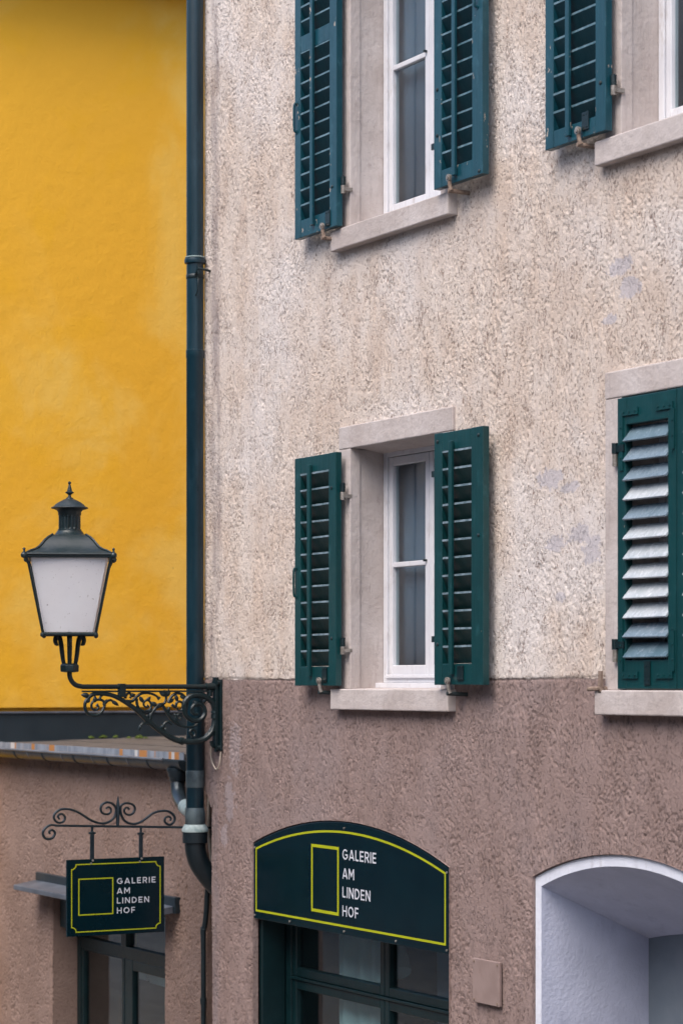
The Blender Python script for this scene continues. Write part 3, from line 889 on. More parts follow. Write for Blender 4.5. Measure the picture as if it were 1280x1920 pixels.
# closed pair
yc = -.028
s = make_shutter(2.716, 3.170, -.030, 1.333, yc, [(.105, 1.205)], stile=(.066, .062), closed=True, slat_mat='slat_white', label='closed green shutter leaf with sky sheen coloured into its pale slats')
for hz in (1.075, .155):
    h = MB(); h.tube([(2.700, yc - .004, hz), (2.700, yc - .004, hz + .05)], .0145, 10); h.box(2.70, 2.775, yc - .008, yc - .001, hz + .006, hz + .038); h.build('hinge', 'iron', s, smooth=True)
    p = MB(); p.tube([(2.700, yc - .002, hz - .058), (2.700, yc - .002, hz - .002)], .013, 10); p.box(2.692, 2.708, yc, .0, hz - .04, hz - .02); p.build('hinge_pin', 'metal', s, smooth=True)
for (cx_, cz_, sx_, sz_) in ((2.752, 1.262, 1, -1), (3.150, 1.262, -1, -1), (2.752, .035, 1, 1), (3.150, .035, -1, 1)):
    st = MB()
    st.box(min(cx_, cx_ + sx_ * .13), max(cx_, cx_ + sx_ * .13), yc - .007, yc - .0005, cz_ - .016, cz_ + .016)
    lz = .27 if sx_ > 0 else .20
    za_, zb_ = (cz_ + .0162, cz_ + lz) if sz_ > 0 else (cz_ - lz, cz_ - .0162)
    st.box(cx_ - .013, cx_ + .013, yc - .0068, yc - .0005, za_, zb_)
    for k in range(3):
        xx = cx_ + sx_ * (.02 + .045 * k)
        st.tube([(xx, yc - .011, cz_), (xx, yc - .0065, cz_)], .0055, 7)
        zz = cz_ + sz_ * (.07 + .07 * k)
        st.tube([(cx_, yc - .011, zz), (cx_, yc - .0065, zz)], .0055, 7)
    st.build('corner_strap', 'shutter', s)
add_plate(s, 2.955, .045, yc, .045, .11)
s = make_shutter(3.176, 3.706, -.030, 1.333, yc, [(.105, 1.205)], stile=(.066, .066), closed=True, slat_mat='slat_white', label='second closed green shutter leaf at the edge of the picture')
# rusty stay left of the closed window
k = MB()
k.tube([(2.545, -.075, -.030), (2.60, -.06, -.028), (2.615, .01, -.028)], .011, 8)
k.box(2.598, 2.622, -.055, -.043, -.05, .055)
k.build('shutter_stay', 'rust', house, smooth=True)

# ------------------------------------------------------------------ lettering
def arc(cx, cy, r, a0, a1, n=14):
    return [(cx + r * math.cos(R(a0 + (a1 - a0) * i / n)), cy + r * math.sin(R(a0 + (a1 - a0) * i / n))) for i in range(n + 1)]
Q = .085
GLYPH = {
    'G': (.98, [arc(.5, .5, .415, 42, 335, 22)[:-1] + [(.885, .26), (.885, .46), (.54, .46)]]),
    'A': (.92, [[(.07, 0), (.44, .96)], [(.48, .96), (.85, 0)], [(.20, .27), (.72, .27)]]),
    'L': (.60, [[(Q, 1), (Q, Q), (.60, Q)]]),
    'E': (.66, [[(.66, 1 - Q), (Q, 1 - Q), (Q, Q), (.66, Q)], [(Q, .5), (.60, .5)]]),
    'R': (.74, [[(Q, 0), (Q, 1 - Q)] + arc(.42, .675, .24, 90, -90, 10) + [(Q, .435)], [(.40, .435), (.68, 0)]]),
    'I': (.17, [[(Q, 0), (Q, 1)]]),
    'M': (.98, [[(Q, 0), (Q, 1)], [(.895, 0), (.895, 1)], [(.115, .95), (.49, .33), (.865, .95)]]),
    'N': (.84, [[(Q, 0), (Q, 1)], [(.755, 0), (.755, 1)], [(.125, .93), (.715, .07)]]),
    'D': (.84, [[(Q, 1 - Q), (Q, Q)] + arc(.34, .5, .415, -90, 90, 14) + [(Q, 1 - Q)]]),
    'H': (.82, [[(Q, 0), (Q, 1)], [(.735, 0), (.735, 1)], [(Q, .5), (.735, .5)]]),
    'O': (1.0, [arc(.5, .5, .415, 0, 360, 26)[:-1]]),
    'F': (.62, [[(.62, 1 - Q), (Q, 1 - Q), (Q, 0)], [(Q, .48), (.57, .48)]]),
}
def word_width(wd, gap): return sum(GLYPH[c][0] for c in wd) + gap * (len(wd) - 1)
def write(wd, a0, b0, cap, xs_, fn, d0, d1, parent, gap=.20, weight=.070):
    """one word as thin raised lettering in the plane given by fn"""
    mb = MB(); a = 0; kk = 0
    for c in wd:
        w_, strokes = GLYPH[c]
        for st in strokes:
            pts = [(a0 + (a + p[0]) * cap * xs_, b0 + p[1] * cap) for p in st]
            mb.ribbon(pts, weight * cap * (0.5 + 0.5 * xs_), fn, d0, d1 + .00015 * (kk % 3), closed=(c == 'O'))
            kk += 1
        a += w_ + gap
    ob = mb.build('lettering', 'letter', parent)
    ob['label'] = 'white lettering reading ' + wd
    return ob

# ------------------------------------------------------------------ arched gallery sign
asg = thing('arched_sign', 'dark teal arched shop sign reading GALERIE AM LINDEN HOF over the brown-wall window', 'sign', (0.0385, 0.0, -1.43))
CX, HALF, SPR, RISE = 0.0385, 1.1345, -.970, .185
def on_wall(a, b, d): return (a, -d, b)
n = 30
def arch_poly(half, spring, rise, zb, cx=CX):
    return [(cx - half, zb)] + [(cx - half + 2 * half * i / n, arch_z(cx - half + 2 * half * i / n, cx, half, spring, rise)) for i in range(n + 1)] + [(cx + half, zb)]
MB().prism(arch_poly(HALF - .008, SPR - .008, RISE, -1.430), on_wall, -.030, .004).build('board', 'sign', asg, bevel=.002)
MB().ribbon(arch_poly(1.094, -1.006, .158, -1.380), .0062, on_wall, .0042, .0052, closed=True).build('border_line', 'lime', asg)
MB().ribbon([(-.364 + .02, -1.318), (-.364 + .02, -.944), (-.032, -.944), (-.032, -1.318)], .0085, on_wall, .0042, .0053, closed=True).build('square_line', 'lime', asg)
for wd, zb in (('GALERIE', -1.003), ('AM', -1.111), ('LINDEN', -1.218), ('HOF', -1.324)):
    cap = .061
    write(wd, .020, zb, cap, .383 / (cap * word_width('GALERIE', .20)), on_wall, .0042, .0055, asg)
for (a, b) in ((-1.075, -1.0), (1.150, -1.0), (.04, -.825), (-1.075, -1.41), (.04, -1.41), (1.15, -1.41), (-.62, -1.41), (.62, -1.41)):
    MB().tube([(a, -.004, b), (a, -.009, b)], .006, 8).build('screw', 'metal', asg)

# ------------------------------------------------------------------ shop window under the arched sign (part of the house)
YS = .20
fr = MB()
fr.box(-1.098, -1.062, YS - .16, YS - .002, -3.4, -1.0)          # lined left reveal
fr.box(-1.062, -.990, YS, YS + .07, -3.4, -1.0)
fr.box(1.10, 1.172, YS, YS + .07, -3.4, -1.0)
fr.box(-.99, 1.10, YS + .001, YS + .07, -1.30, -1.0)
sw = fr.build('shop_window', 'doorframe', house, bevel=.004)
sw['label'] = 'dark green shop window under the arched sign'
MB().box(-1.10, 1.18, .034, .3, -1.428, -1.40).build('soffit', 'doorframe', sw)
for (a, b) in ((-.986, .130), (.134, 1.096)):
    for (c, d, yo) in ((-1.780, -1.304, 0), (-3.3, -1.80, 0)):
        s_ = MB()
        y0, y1 = YS + .006, YS + .06
        s_.box(a, a + .050, y0, y1, c, d); s_.box(b - .050, b, y0, y1, c, d)
        s_.box(a + .05, b - .05, y0 + .001, y1, c, c + .055); s_.box(a + .05, b - .05, y0 + .001, y1, d - .055, d)
        s_.build('sash', 'doorframe', sw, bevel=.005)
        g_ = MB(); g_.box(a + .047, b - .047, YS + .034, YS + .039, c + .052, d - .052); g_.build('pane', 'shopglass', sw)
MB().box(-.99, 1.10, YS - .006, YS + .065, -1.7985, -1.7815).build('transom', 'doorframe', sw, bevel=.003)
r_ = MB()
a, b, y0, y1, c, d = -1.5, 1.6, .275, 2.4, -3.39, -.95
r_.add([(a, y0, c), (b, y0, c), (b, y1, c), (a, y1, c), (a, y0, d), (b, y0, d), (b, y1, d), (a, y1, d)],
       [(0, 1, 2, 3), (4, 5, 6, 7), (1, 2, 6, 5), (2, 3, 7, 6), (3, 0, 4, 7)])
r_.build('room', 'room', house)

# ------------------------------------------------------------------ whitewashed niche (part of the house)
NC, NH, NS, NR = 2.760, .796, -.964, .156
outer = arch_poly(NH - .004, NS - .004, NR, -3.4, NC)
inner = arch_poly(.740, -1.008, .143, -3.4, NC)
back = arch_poly(.740, -1.300, .075, -3.4, NC)
k = len(outer)
m = MB()
yr, yi, yb = .012, .016, .665
m.add([(p[0], yr - .002, p[1]) for p in inner] + [(p[0], yb, p[1]) for p in back], [(i, i + 1, i + 1 + k, i + k) for i in range(k - 1)])
nch = m.build('doorway', 'whitewash', house)
nch['label'] = 'deep whitewashed arched doorway'
MB().add([(p[0], yr - .002, p[1]) for p in outer] + [(p[0], yr - .002, p[1]) for p in inner], [(i, i + 1, i + 1 + k, i + k) for i in range(k - 1)]).build('arch_rim', 'rimwhite', nch)
dr = MB(); dr.prism(back, lambda a, b, d: (a, d, b), yb - .002, yb + .06); dr.build('back_wall', 'slate_door', nch)
# cover plate on the wall
cp = thing('cover_plate', 'small rectangular brown cover plate screwed to the wall beside the white arch', 'plate', (1.562, 0, -1.64))
MB().box(1.436, 1.689, -.026, -.008, -1.645, -1.418).build('plate', 'plate', cp, bevel=.004)
for a in (1.452, 1.673):
    for b in (-1.630, -1.434):
        MB().tube([(a, -.025, b), (a, -.030, b)], .006, 8).build('screw', 'rust', cp)

# ------------------------------------------------------------------ yellow house beyond
yh = thing('yellow_house', 'smooth yellow plastered house wall standing behind the lantern', 'house', (-8.0, 3.0, -3.4))
MB().box(-14, -5.790, -.2, 12, -.195, 6.2).build('wall', 'yellow', yh)
MB().box(-14, -5.835, -.19, 12, -3.4, -.196).build('wall_base', 'yellow', yh)
MB().box(-14.2, -5.42, -.6, 12.2, 5.66, 5.78).build('eave', 'eave', yh)
m = MB(); m.add([(-5.38, -.7, 5.79), (-5.38, 12.4, 5.79), (-9.9, 12.4, 9.2), (-9.9, -.7, 9.2), (-14.8, -.7, 5.79), (-14.8, 12.4, 5.79)], [(0, 1, 2, 3), (3, 2, 5, 4), (0, 3, 4), (1, 5, 2)])
m.build('roof', 'tile', yh)
fl = MB(); fl.box(-5.834, -5.800, .0, 6, -.50, -.232); fl.build('flashing', 'flash', yh)
MB().tube([(-5.797, .0, -.236), (-5.797, 6, -.236)], .010, 8).build('flashing_edge', 'zinc', yh, smooth=True)

# ------------------------------------------------------------------ annex
ax = thing('low_annex', 'low reddish-brown plastered annex with flat roof and dark glazed door', 'building', (-3.8, .5, -3.4))
AY = .12
def annex_wall():
    x0, x1, z0, z1 = -5.73, -2.05, -2.75, -.50
    xs = np.linspace(x0, x1, 480); zs = np.linspace(z0, z1, 300)
    for s_ in (-4.61, -2.649): xs[np.argmin(abs(xs - s_))] = s_
    zs[np.argmin(abs(zs + 1.53))] = -1.53
    X, Z = np.meshgrid(xs, zs)
    H = relief(X, Z, xs[1] - xs[0], zs[1] - zs[0], .008)
    e = np.clip((X - (x1 - .03)) / .03, 0, 1); e2 = np.clip((x0 + .03 - X) / .03, 0, 1)
    Y = AY - H + .03 * (1 - np.sqrt(1 - (.98 * np.maximum(e, e2)) ** 2))
    for xe in (-4.61, -2.649):
        d = np.abs(X - xe); k_ = np.clip(1 - d / .02, 0, 1) * (Z < -1.53)
        Y = Y + k_ * .012
    xc = .5 * (xs[1:] + xs[:-1]); zc = .5 * (zs[1:] + zs[:-1])
    keep = ~(((xc > -4.61) & (xc < -2.649))[None, :] & (zc < -1.53)[:, None])
    idx = np.arange(X.size).reshape(X.shape)
    q = np.stack([idx[:-1, :-1], idx[:-1, 1:], idx[1:, 1:], idx[1:, :-1]], -1)[keep]
    mb = MB(); mb.add(np.stack([X, Y, Z], -1).reshape(-1, 3).tolist(), q.tolist())
    o = len(mb.v)
    for (a, b) in ((x0, -4.61), (-2.649, x1)):
        mb.add([(a, AY, -3.4), (b, AY, -3.4), (b, AY, z0), (a, AY, z0)], [(0, 1, 2, 3)])
    mb.add([(x0, AY + .025, z1), (x0, AY + .025, -3.4), (x0, 3, -3.4), (x0, 3, z1)], [(0, 1, 2, 3)])
    mb.add([(x1, AY + .025, z1), (x1, AY + .025, -3.4), (x1, 3, -3.4), (x1, 3, z1)], [(0, 1, 2, 3)])
    for xe, sg in ((-4.61, 1), (-2.649, -1)):
        mb.add([(xe, AY + .01, -1.53), (xe, AY + .01, -3.4), (xe, AY + .30, -3.4), (xe, AY + .30, -1.53)], [(0, 1, 2, 3)])
    mb.add([(-4.61, AY, -1.53), (-2.649, AY, -1.53), (-2.649, AY + .30, -1.53), (-4.61, AY + .30, -1.53)], [(0, 1, 2, 3)])
    ob = mb.build('wall', 'annex', ax, smooth=True)
    return ob
annex_wall()
MB().box(-2.05, -1.675, .42, .46, -3.4, -.55).build('slot_wall', 'annex', ax)
# felted roof in overlapping strips
for i in range(4):
    ya = .115 + i * .55; yb_ = ya + .60
    za = -.468 + i * .014
    m = MB()
    m.hexa([(-5.83, ya, za - .03), (-1.78, ya, za - .03), (-1.78, yb_, za - .015), (-5.83, yb_, za - .015),
            (-5.83, ya, za), (-1.78, ya, za), (-1.78, yb_, za + .010), (-5.83, yb_, za + .010)])
    m.build('roof_strip', 'felt', ax)
MB().box(-5.64, -2.06, .125, .40, -.53, -.505).build('eave_board', 'felt', ax)
MB().box(-2.235, -2.215, .115, .62, -.485, -.225).build('roof_upstand', 'zinc', ax, bevel=.003)
for i, (a, b, r) in enumerate(((-5.34, 1.15, .030), (-5.42, 1.10, .018), (-5.77, .93, .022), (-5.77, 1.03, .028), (-5.77, 1.14, .020), (-5.30, 1.19, .014))):
    mb = MB()
    nn, mm_ = 14, 6
    prof = []
    for j in range(mm_):
        t_ = j / (mm_ - 1)
        prof.append((r * math.cos(t_ * 1.5) + .001, r * .75 * math.sin(t_ * 1.5)))
    mb.lathe(prof, (a, b, -.463 + (b - .115) * .0255), nn)
    mb.v = [(p[0] + random.uniform(-.3, .3) * r, p[1] + random.uniform(-.3, .3) * r, p[2] + random.uniform(-.1, .2) * r) for p in mb.v]
    ob = mb.build('moss_clump', 'moss', None, org=(a, b, -.46))
    tag(ob, ['bright green moss clump on the annex roof below the lantern bracket', 'small moss tuft left of the bright moss clump', 'moss patch at the foot of the grey flashing, leftmost of three', 'middle of three moss patches by the grey flashing', 'rightmost of three moss patches by the grey flashing', 'tiny moss tuft right of the bright moss clump'][i], 'moss')
# door with fanlights
YD = AY + .20
fr = MB()
fr.box(-4.612, -4.545, YD, YD + .07, -3.4, -1.531)
fr.box(-2.72, -2.648, YD, YD + .07, -3.4, -1.531)
fr.box(-4.545, -2.72, YD + .001, YD + .07, -1.958, -1.872)
fr.box(-4.545, -2.72, YD + .001, YD + .07, -1.61, -1.531)
fr.box(-3.802, -3.715, YD - .004, YD + .07, -1.872, -1.61)
dd = fr.build('door', 'doorframe', ax, bevel=.004)
for (a, b) in ((-4.543, -3.765), (-3.755, -2.722)):
    lf = MB(); y0, y1 = YD + .006, YD + .058
    w_ = .035 if a < -4 else .13
    lf.box(a, a + w_, y0, y1, -3.38, -1.960); lf.box(b - .045, b, y0, y1, -3.38, -1.960)
    tr_ = .012 if a < -4 else .072
    lf.box(a + w_, b - .045, y0 + .001, y1, -1.960 - tr_, -1.960); lf.box(a + w_, b - .045, y0 + .001, y1, -3.38, -3.2)
    lf.build('door_leaf', 'doorframe', dd, bevel=.005)
    g_ = MB(); g_.box(a + w_ - .003, b - .042, YD + .030, YD + .035, -3.2, -1.957 - tr_); g_.build('pane', 'shopglass', dd)
for (a, b) in ((-4.548, -3.799), (-3.718, -2.717)):
    g_ = MB(); g_.box(a, b, YD + .030, YD + .035, -1.875, -1.607); g_.build('pane', 'shopglass', dd)
r_ = MB()
a, b, y0, y1, c, d = -5.5, -2.2, YD + .09, 2.4, -3.39, -.56
r_.add([(a, y0, c), (b, y0, c), (b, y1, c), (a, y1, c), (a, y0, d), (b, y0, d), (b, y1, d), (a, y1, d)],
       [(0, 1, 2, 3), (4, 5, 6, 7), (1, 2, 6, 5), (2, 3, 7, 6), (3, 0, 4, 7)])
r_.build('room', 'room', ax)
MB().box(-4.58, -4.44, AY + .05, AY + .19, -1.80, -1.535).build('blind_box', 'doorframe', ax, bevel=.006)
# canopy over the door
m = MB(); m.box(-4.861, -2.415, AY - .030, AY + .01, -1.520, -1.412)
cn = m.build('canopy', 'gutter', ax, bevel=.004)
cn['label'] = 'grey sheet-metal canopy over the annex door'
m = MB()
yf_ = AY - .205
m.hexa([(-4.861, yf_, -1.536), (-2.44, yf_, -1.536), (-2.44, AY - .0305, -1.520), (-4.861, AY - .0305, -1.520),
        (-4.861, yf_, -1.500), (-2.44, yf_, -1.500), (-2.44, AY - .0305, -1.470), (-4.861, AY - .0305, -1.470)])
m.build('canopy_sheet', 'zinc', cn, bevel=.004)
# reflections in the door glass, added as coloured panels behind it
bp = MB(); bp.box(-4.10, -3.98, .46, .52, -3.39, -1.0)
tag(bp.build('ochre_reflection', 'ochre', None, org=(-4.04, .49, -3.39)), 'ochre yellow post standing in for the yellow house mirrored in the left annex door pane', 'stripe')
bb = MB(); bb.box(-3.97, -3.70, .47, .50, -2.12, -1.90)
tag(bb.build('reflection_panel', 'board', None, org=(-3.83, .485, -2.12)), 'pale panel standing in for sky mirrored in the annex door glass right of the ochre reflection', 'board')
bb = MB(); bb.box(-3.66, -2.75, .47, .50, -2.13, -2.02)
tag(bb.build('reflection_panel', 'board', None, org=(-3.2, .485, -2.13)), 'pale panel standing in for a reflection at the top of the right door pane', 'board')

# ------------------------------------------------------------------ gutter
gt = thing('roof_gutter', 'grey half-round metal gutter with rust-stained back along the annex roof', 'gutter', (-4.0, .03, -.57))
GY, GZ, GR = .032, -.505, .066
def half_round(xa, xb, r0, r1, n_=12):
    vs_ = []; fs_ = []
    for x_ in (xa, xb):
        for r in (r0, r1):
            for i in range(n_ + 1):
                a_ = math.pi + math.pi * i / n_
                vs_.append((x_, GY + math.cos(a_) * r, GZ + math.sin(a_) * r))
    k_ = n_ + 1
    for i in range(n_):
        fs_ += [(i, i + 1, 2 * k_ + i + 1, 2 * k_ + i), (k_ + i, 3 * k_ + i, 3 * k_ + i + 1, k_ + i + 1),
                (i, k_ + i, k_ + i + 1, i + 1), (2 * k_ + i, 2 * k_ + i + 1, 3 * k_ + i + 1, 3 * k_ + i)]
    for o in (0, n_):
        fs_.append((o, 2 * k_ + o, 3 * k_ + o, k_ + o))
    return MB().add(vs_, fs_)
half_round(-6.2, -2.34, GR - .003, GR).build('trough', 'gutter', gt, smooth=True)
MB().tube([(-6.2, GY - GR, GZ + .004), (-2.335, GY - GR, GZ + .004)], .0095, 10).build('rim', 'zinc', gt, smooth=True)
MB().box(-6.2, -2.30, .098, .1045, -.512, -.4580).build('back_plate', 'rust_zinc', gt)
m = MB()
nn = 14
vs_ = [(-2.338, GY + math.cos(math.pi + math.pi * i / nn) * GR, GZ + math.sin(math.pi + math.pi * i / nn) * GR) for i in range(nn + 1)]
vs2 = [(-2.10, p[1], GZ + (p[2] - GZ) * 1.05) for p in vs_]
m.add(vs_ + vs2, [(i, i + 1, i + 2 + nn, i + 1 + nn) for i in range(nn)] + [tuple(range(nn + 1, 2 * nn + 2))])
m.build('end_piece', 'gutter', gt, smooth=True)
for xs_ in (-4.99, -4.44, -3.86, -3.26, -2.60):
    half_round(xs_ - .012, xs_ + .012, GR + .0005, GR + .004).build('strap', 'flash', gt, smooth=True)
for xs_ in (-4.72, -4.07, -3.52, -2.92):
    half_round(xs_ - .006, xs_ + .006, GR + .0004, GR + .0025).build('seam', 'zinc', gt, smooth=True)
m = MB()
m.tube(smooth_path([(-2.24, .032, -.555), (-2.24, .030, -.61), (-2.235, .025, -.665), (-2.18, .01, -.735), (-2.05, -.02, -.785), (-1.86, -.054, -.81)]),
       [.075] * 3 + [.066] * 2 + [.055] * 2 + [.046] * 14, 16)
m.build('outlet_pipe', 'gutter', gt, smooth=True)
m = MB(); m.tube([(-2.00, -.031, -.793), (-1.84, -.054, -.815)], [.05, .056], 16); m.build('outlet_collar', 'lead', gt, smooth=True)

# ------------------------------------------------------------------ downpipe
dp = thing('downpipe', 'tall dark blue drainpipe between the yellow wall and the plastered house', 'drainpipe', (-1.80, -.06, -1.4))
PX, PY = -1.80, -.058
MB().lathe([(.0545, 2.06), (.0545, 2.66), (.0550, 2.67), (.0550, 5.6)], (PX, PY, 0), 28).build('pipe_section', 'pipe', dp, smooth=True)
MB().lathe([(.0555, -.338), (.0555, 2.05), (.058, 2.055), (.058, 2.10), (.0552, 2.102)], (PX, PY, 0), 28).build('pipe_section', 'pipe', dp, smooth=True)
MB().lathe([(.056, 2.645), (.066, 2.648), (.069, 2.663), (.066, 2.678), (.056, 2.682)], (PX, PY, 0), 28).build('collar_ring', 'pipe', dp, smooth=True)
MB().lathe([(.0565, 2.6825), (.062, 2.684), (.0622, 2.690), (.0565, 2.692)], (PX, PY, 0), 28).build('collar_edge', 'lead', dp, smooth=True)
m = MB(); m.lathe([(.0562, 2.55), (.0575, 2.552), (.0575, 2.575), (.0562, 2.577)], (PX, PY, 0), 24)
m.tube(smooth_path([(PX + .05, PY - .02, 2.565), (PX + .085, PY - .02, 2.60), (PX + .10, PY, 2.60), (PX + .10, .01, 2.59)]), .008, 7)
m.tube(smooth_path([(PX + .06, PY - .01, 2.56), (PX + .085, PY - .02, 2.52), (PX + .075, PY - .02, 2.46), (PX + .05, PY - .02, 2.44)]), .004, 6)
m.tube([(PX + .085, PY - .02, 2.575), (PX + .085, PY - .02, 2.63)], .006, 6)
m.build('pipe_clamp', 'iron', dp, smooth=True)
MB().lathe([(.0567, -.84), (.0567, -.340), (.0577, -.336)], (PX, PY, 0), 28).build('pipe_section', 'pipe', dp, smooth=True)
MB().lathe([(.0572, -.662), (.0590, -.655), (.0592, -.56), (.0575, -.555)], (PX, PY, 0), 28).build('pipe_sleeve', 'pipe_worn', dp, smooth=True)
MB().lathe([(.0600, -.90), (.0640, -.895), (.0640, -.82), (.0575, -.79)], (PX, PY, 0), 28).build('pipe_reducer', 'pipe_worn', dp, smooth=True)
MB().lathe([(.066, -.945), (.083, -.942), (.084, -.925), (.072, -.905), (.066, -.895)], (PX, PY, 0), 28).build('socket_ring', 'lead', dp, smooth=True)
MB().lathe([(.072, -1.015), (.079, -1.01), (.079, -.9455), (.070, -.9452)], (PX, PY, 0), 28).build('socket', 'plastic', dp, smooth=True)
m = MB(); m.tube(smooth_path([(PX, PY, -1.005), (PX, PY + .005, -1.07), (PX, PY + .035, -1.15), (PX, PY + .10, -1.235), (PX, PY + .17, -1.31), (PX, PY + .24, -1.39)]), .066, 24)
m.build('bend', 'plastic', dp, smooth=True)
# thin conduits in the slot beside the annex
c1 = MB(); c1.tube(smooth_path([(-1.965, .12, -1.15), (-1.97, .10, -1.5), (-1.985, .085, -1.62), (-1.965, .08, -1.72), (-1.965, .08, -3.4)]), .017, 10)
c1.tube([(-1.965, .08, -2.02), (-1.965, .08, -2.06)], .021, 10)
tag(c1.build('conduit', 'plastic', None, smooth=True, org=(-1.965, .08, -3.4)), 'thin black conduit running down the slot between annex and house', 'conduit')
c2 = MB(); c2.tube(smooth_path([(-1.93, .12, -.50), (-1.93, .10, -.9), (-1.91, .12, -1.2), (-1.90, .14, -1.6), (-1.90, .14, -3.4)]), .012, 8)
tag(c2.build('conduit', 'cable', None, smooth=True, org=(-1.9, .14, -3.4)), 'slim beige cable behind the drainpipe, next to the black conduit', 'conduit')

# ------------------------------------------------------------------ wall lantern on its bracket
BX = -1.566
ln = thing('wall_lantern', 'old street lantern with frosted panes on a scrolled green cast-iron wall bracket', 'lantern', (BX, 0, -.44))
TR = {
    'main': [(-0.882,-0.089),(-0.85,-0.069),(-0.775,-0.069),(-0.709,-0.084),(-0.634,-0.123),(-0.558,-0.175),(-0.482,-0.241),(-0.405,-0.299),(-0.328,-0.343),(-0.271,-0.361),(-0.183,-0.367),(-0.115,-0.354),(-0.066,-0.32),(-0.041,-0.276),(-0.032,-0.214),(-0.037,-0.152),(-0.066,-0.108),(-0.125,-0.081),(-0.188,-0.081),(-0.232,-0.107),(-0.246,-0.151),(-0.232,-0.204),(-0.183,-0.235),(-0.134,-0.231),(-0.103,-0.196),(-0.107,-0.156),(-0.139,-0.132),(-0.175,-0.138),(-0.193,-0.167),(-0.178,-0.193),(-0.149,-0.195)],
    'lcurl': [(-0.85,-0.069),(-0.885,-0.092),(-0.906,-0.122),(-0.906,-0.16),(-0.882,-0.191),(-0.84,-0.2),(-0.803,-0.183),(-0.78,-0.144),(-0.786,-0.114),(-0.817,-0.103),(-0.852,-0.113),(-0.866,-0.137),(-0.857,-0.161),(-0.833,-0.165),(-0.818,-0.148),(-0.831,-0.135)],
    'ltwig': [(-0.784,-0.135),(-0.761,-0.112),(-0.736,-0.107),(-0.717,-0.123)],
    'ltwig2': [(-0.812,-0.105),(-0.803,-0.083),(-0.775,-0.069)],
    's2': [(-0.634,-0.114),(-0.596,-0.113),(-0.568,-0.088),(-0.534,-0.067),(-0.491,-0.064),(-0.444,-0.076),(-0.413,-0.099)],
    's2b': [(-0.566,-0.097),(-0.562,-0.136),(-0.544,-0.165),(-0.511,-0.177),(-0.477,-0.163),(-0.467,-0.137),(-0.484,-0.111),(-0.511,-0.113),(-0.52,-0.134),(-0.503,-0.151),(-0.487,-0.141)],
    'vine': [(-0.477,-0.232),(-0.468,-0.193),(-0.444,-0.163),(-0.42,-0.137),(-0.381,-0.128),(-0.367,-0.098),(-0.372,-0.064)],
    'vine2': [(-0.391,-0.141),(-0.362,-0.185),(-0.333,-0.225),(-0.29,-0.258),(-0.232,-0.274),(-0.188,-0.273),(-0.156,-0.259)],
    'curl3': [(-0.328,-0.256),(-0.353,-0.243),(-0.379,-0.253),(-0.386,-0.277),(-0.375,-0.286)],
    'curl4': [(-0.28,-0.258),(-0.298,-0.229),(-0.298,-0.208),(-0.278,-0.196),(-0.265,-0.21),(-0.274,-0.225)],
    'arc5': [(-0.353,-0.124),(-0.333,-0.089),(-0.3,-0.066),(-0.261,-0.072),(-0.232,-0.098),(-0.22,-0.138),(-0.234,-0.173)],
    'curl5': [(-0.328,-0.137),(-0.304,-0.151),(-0.295,-0.124),(-0.271,-0.117),(-0.251,-0.138),(-0.259,-0.168),(-0.282,-0.173),(-0.294,-0.155)],
    'tail': [(-0.482,-0.254),(-0.506,-0.25),(-0.53,-0.254),(-0.541,-0.275)],
    'drop': [(-0.643,-0.097),(-0.636,-0.075),(-0.615,-0.064),(-0.601,-0.08),(-0.61,-0.093)],
    'low': [(-0.188,-0.323),(-0.203,-0.314),(-0.201,-0.296),(-0.178,-0.292),(-0.166,-0.31),(-0.175,-0.332),(-0.198,-0.336)],
    'foot': [(-0.061,-0.364),(-0.051,-0.395),(-0.022,-0.404),(-0.012,-0.382),(-0.032,-0.373)],
}
# wall plate and back bar
m = MB(); m.box(BX - .048, BX + .048, -.016, -.001, -.425, .020)
bk = m.build('bracket', 'iron', ln, bevel=.004)
m = MB(); m.box(BX - .022, BX + .022, -.040, -.0165, -.40, .034); m.build('back_bar', 'iron', bk, bevel=.003)
m = MB()
for (dx_, zz) in ((-.03, -.395), (.03, -.405), (-.03, .0), (.03, .0), (0, -.42)):
    m.tube([(BX + dx_, -.015, zz), (BX + dx_, -.034, zz)], .014, 6)
m.build('bolt_heads', 'iron', bk)
# arm tube with elbow, lamp stem, flat bar, clip and socket
LY = -1.008
arm = smooth_path([(BX, LY, .08), (BX, LY, .045), (BX, LY + .012, .012), (BX, LY + .040, -.014), (BX, LY + .085, -.0246)], 5) + [Vector((BX, -.5, -.0246)), Vector((BX, -.035, -.0246))]
MB().tube(arm, .0150, 14).build('arm', 'iron', ln, smooth=True)
MB().box(BX - .011, BX + .011, -.925, -.04, -.0585, -.0475).build('flat_bar', 'iron', bk)
MB().box(BX - .021, BX + .021, -.685, -.645, -.088, -.006).build('clip', 'iron', bk, bevel=.003)
MB().tube([(BX, -.095, -.0246), (BX, -.040, -.0246)], .023, 14).build('arm_socket', 'iron', bk, smooth=True)
MB().tube([(BX, -.07, -.085), (BX, -.07, -.045)], .017, 10).build('stop_bolt', 'iron', bk, smooth=True)
SC = {'main': .0165, 'lcurl': .010, 'ltwig': .009, 'ltwig2': .008, 's2': .010, 's2b': .0085, 'vine': .011, 'vine2': .0095, 'curl3': .0095,
      'curl4': .009, 'arc5': .0095, 'curl5': .0085, 'tail': .009, 'drop': .009, 'low': .009, 'foot': .009}
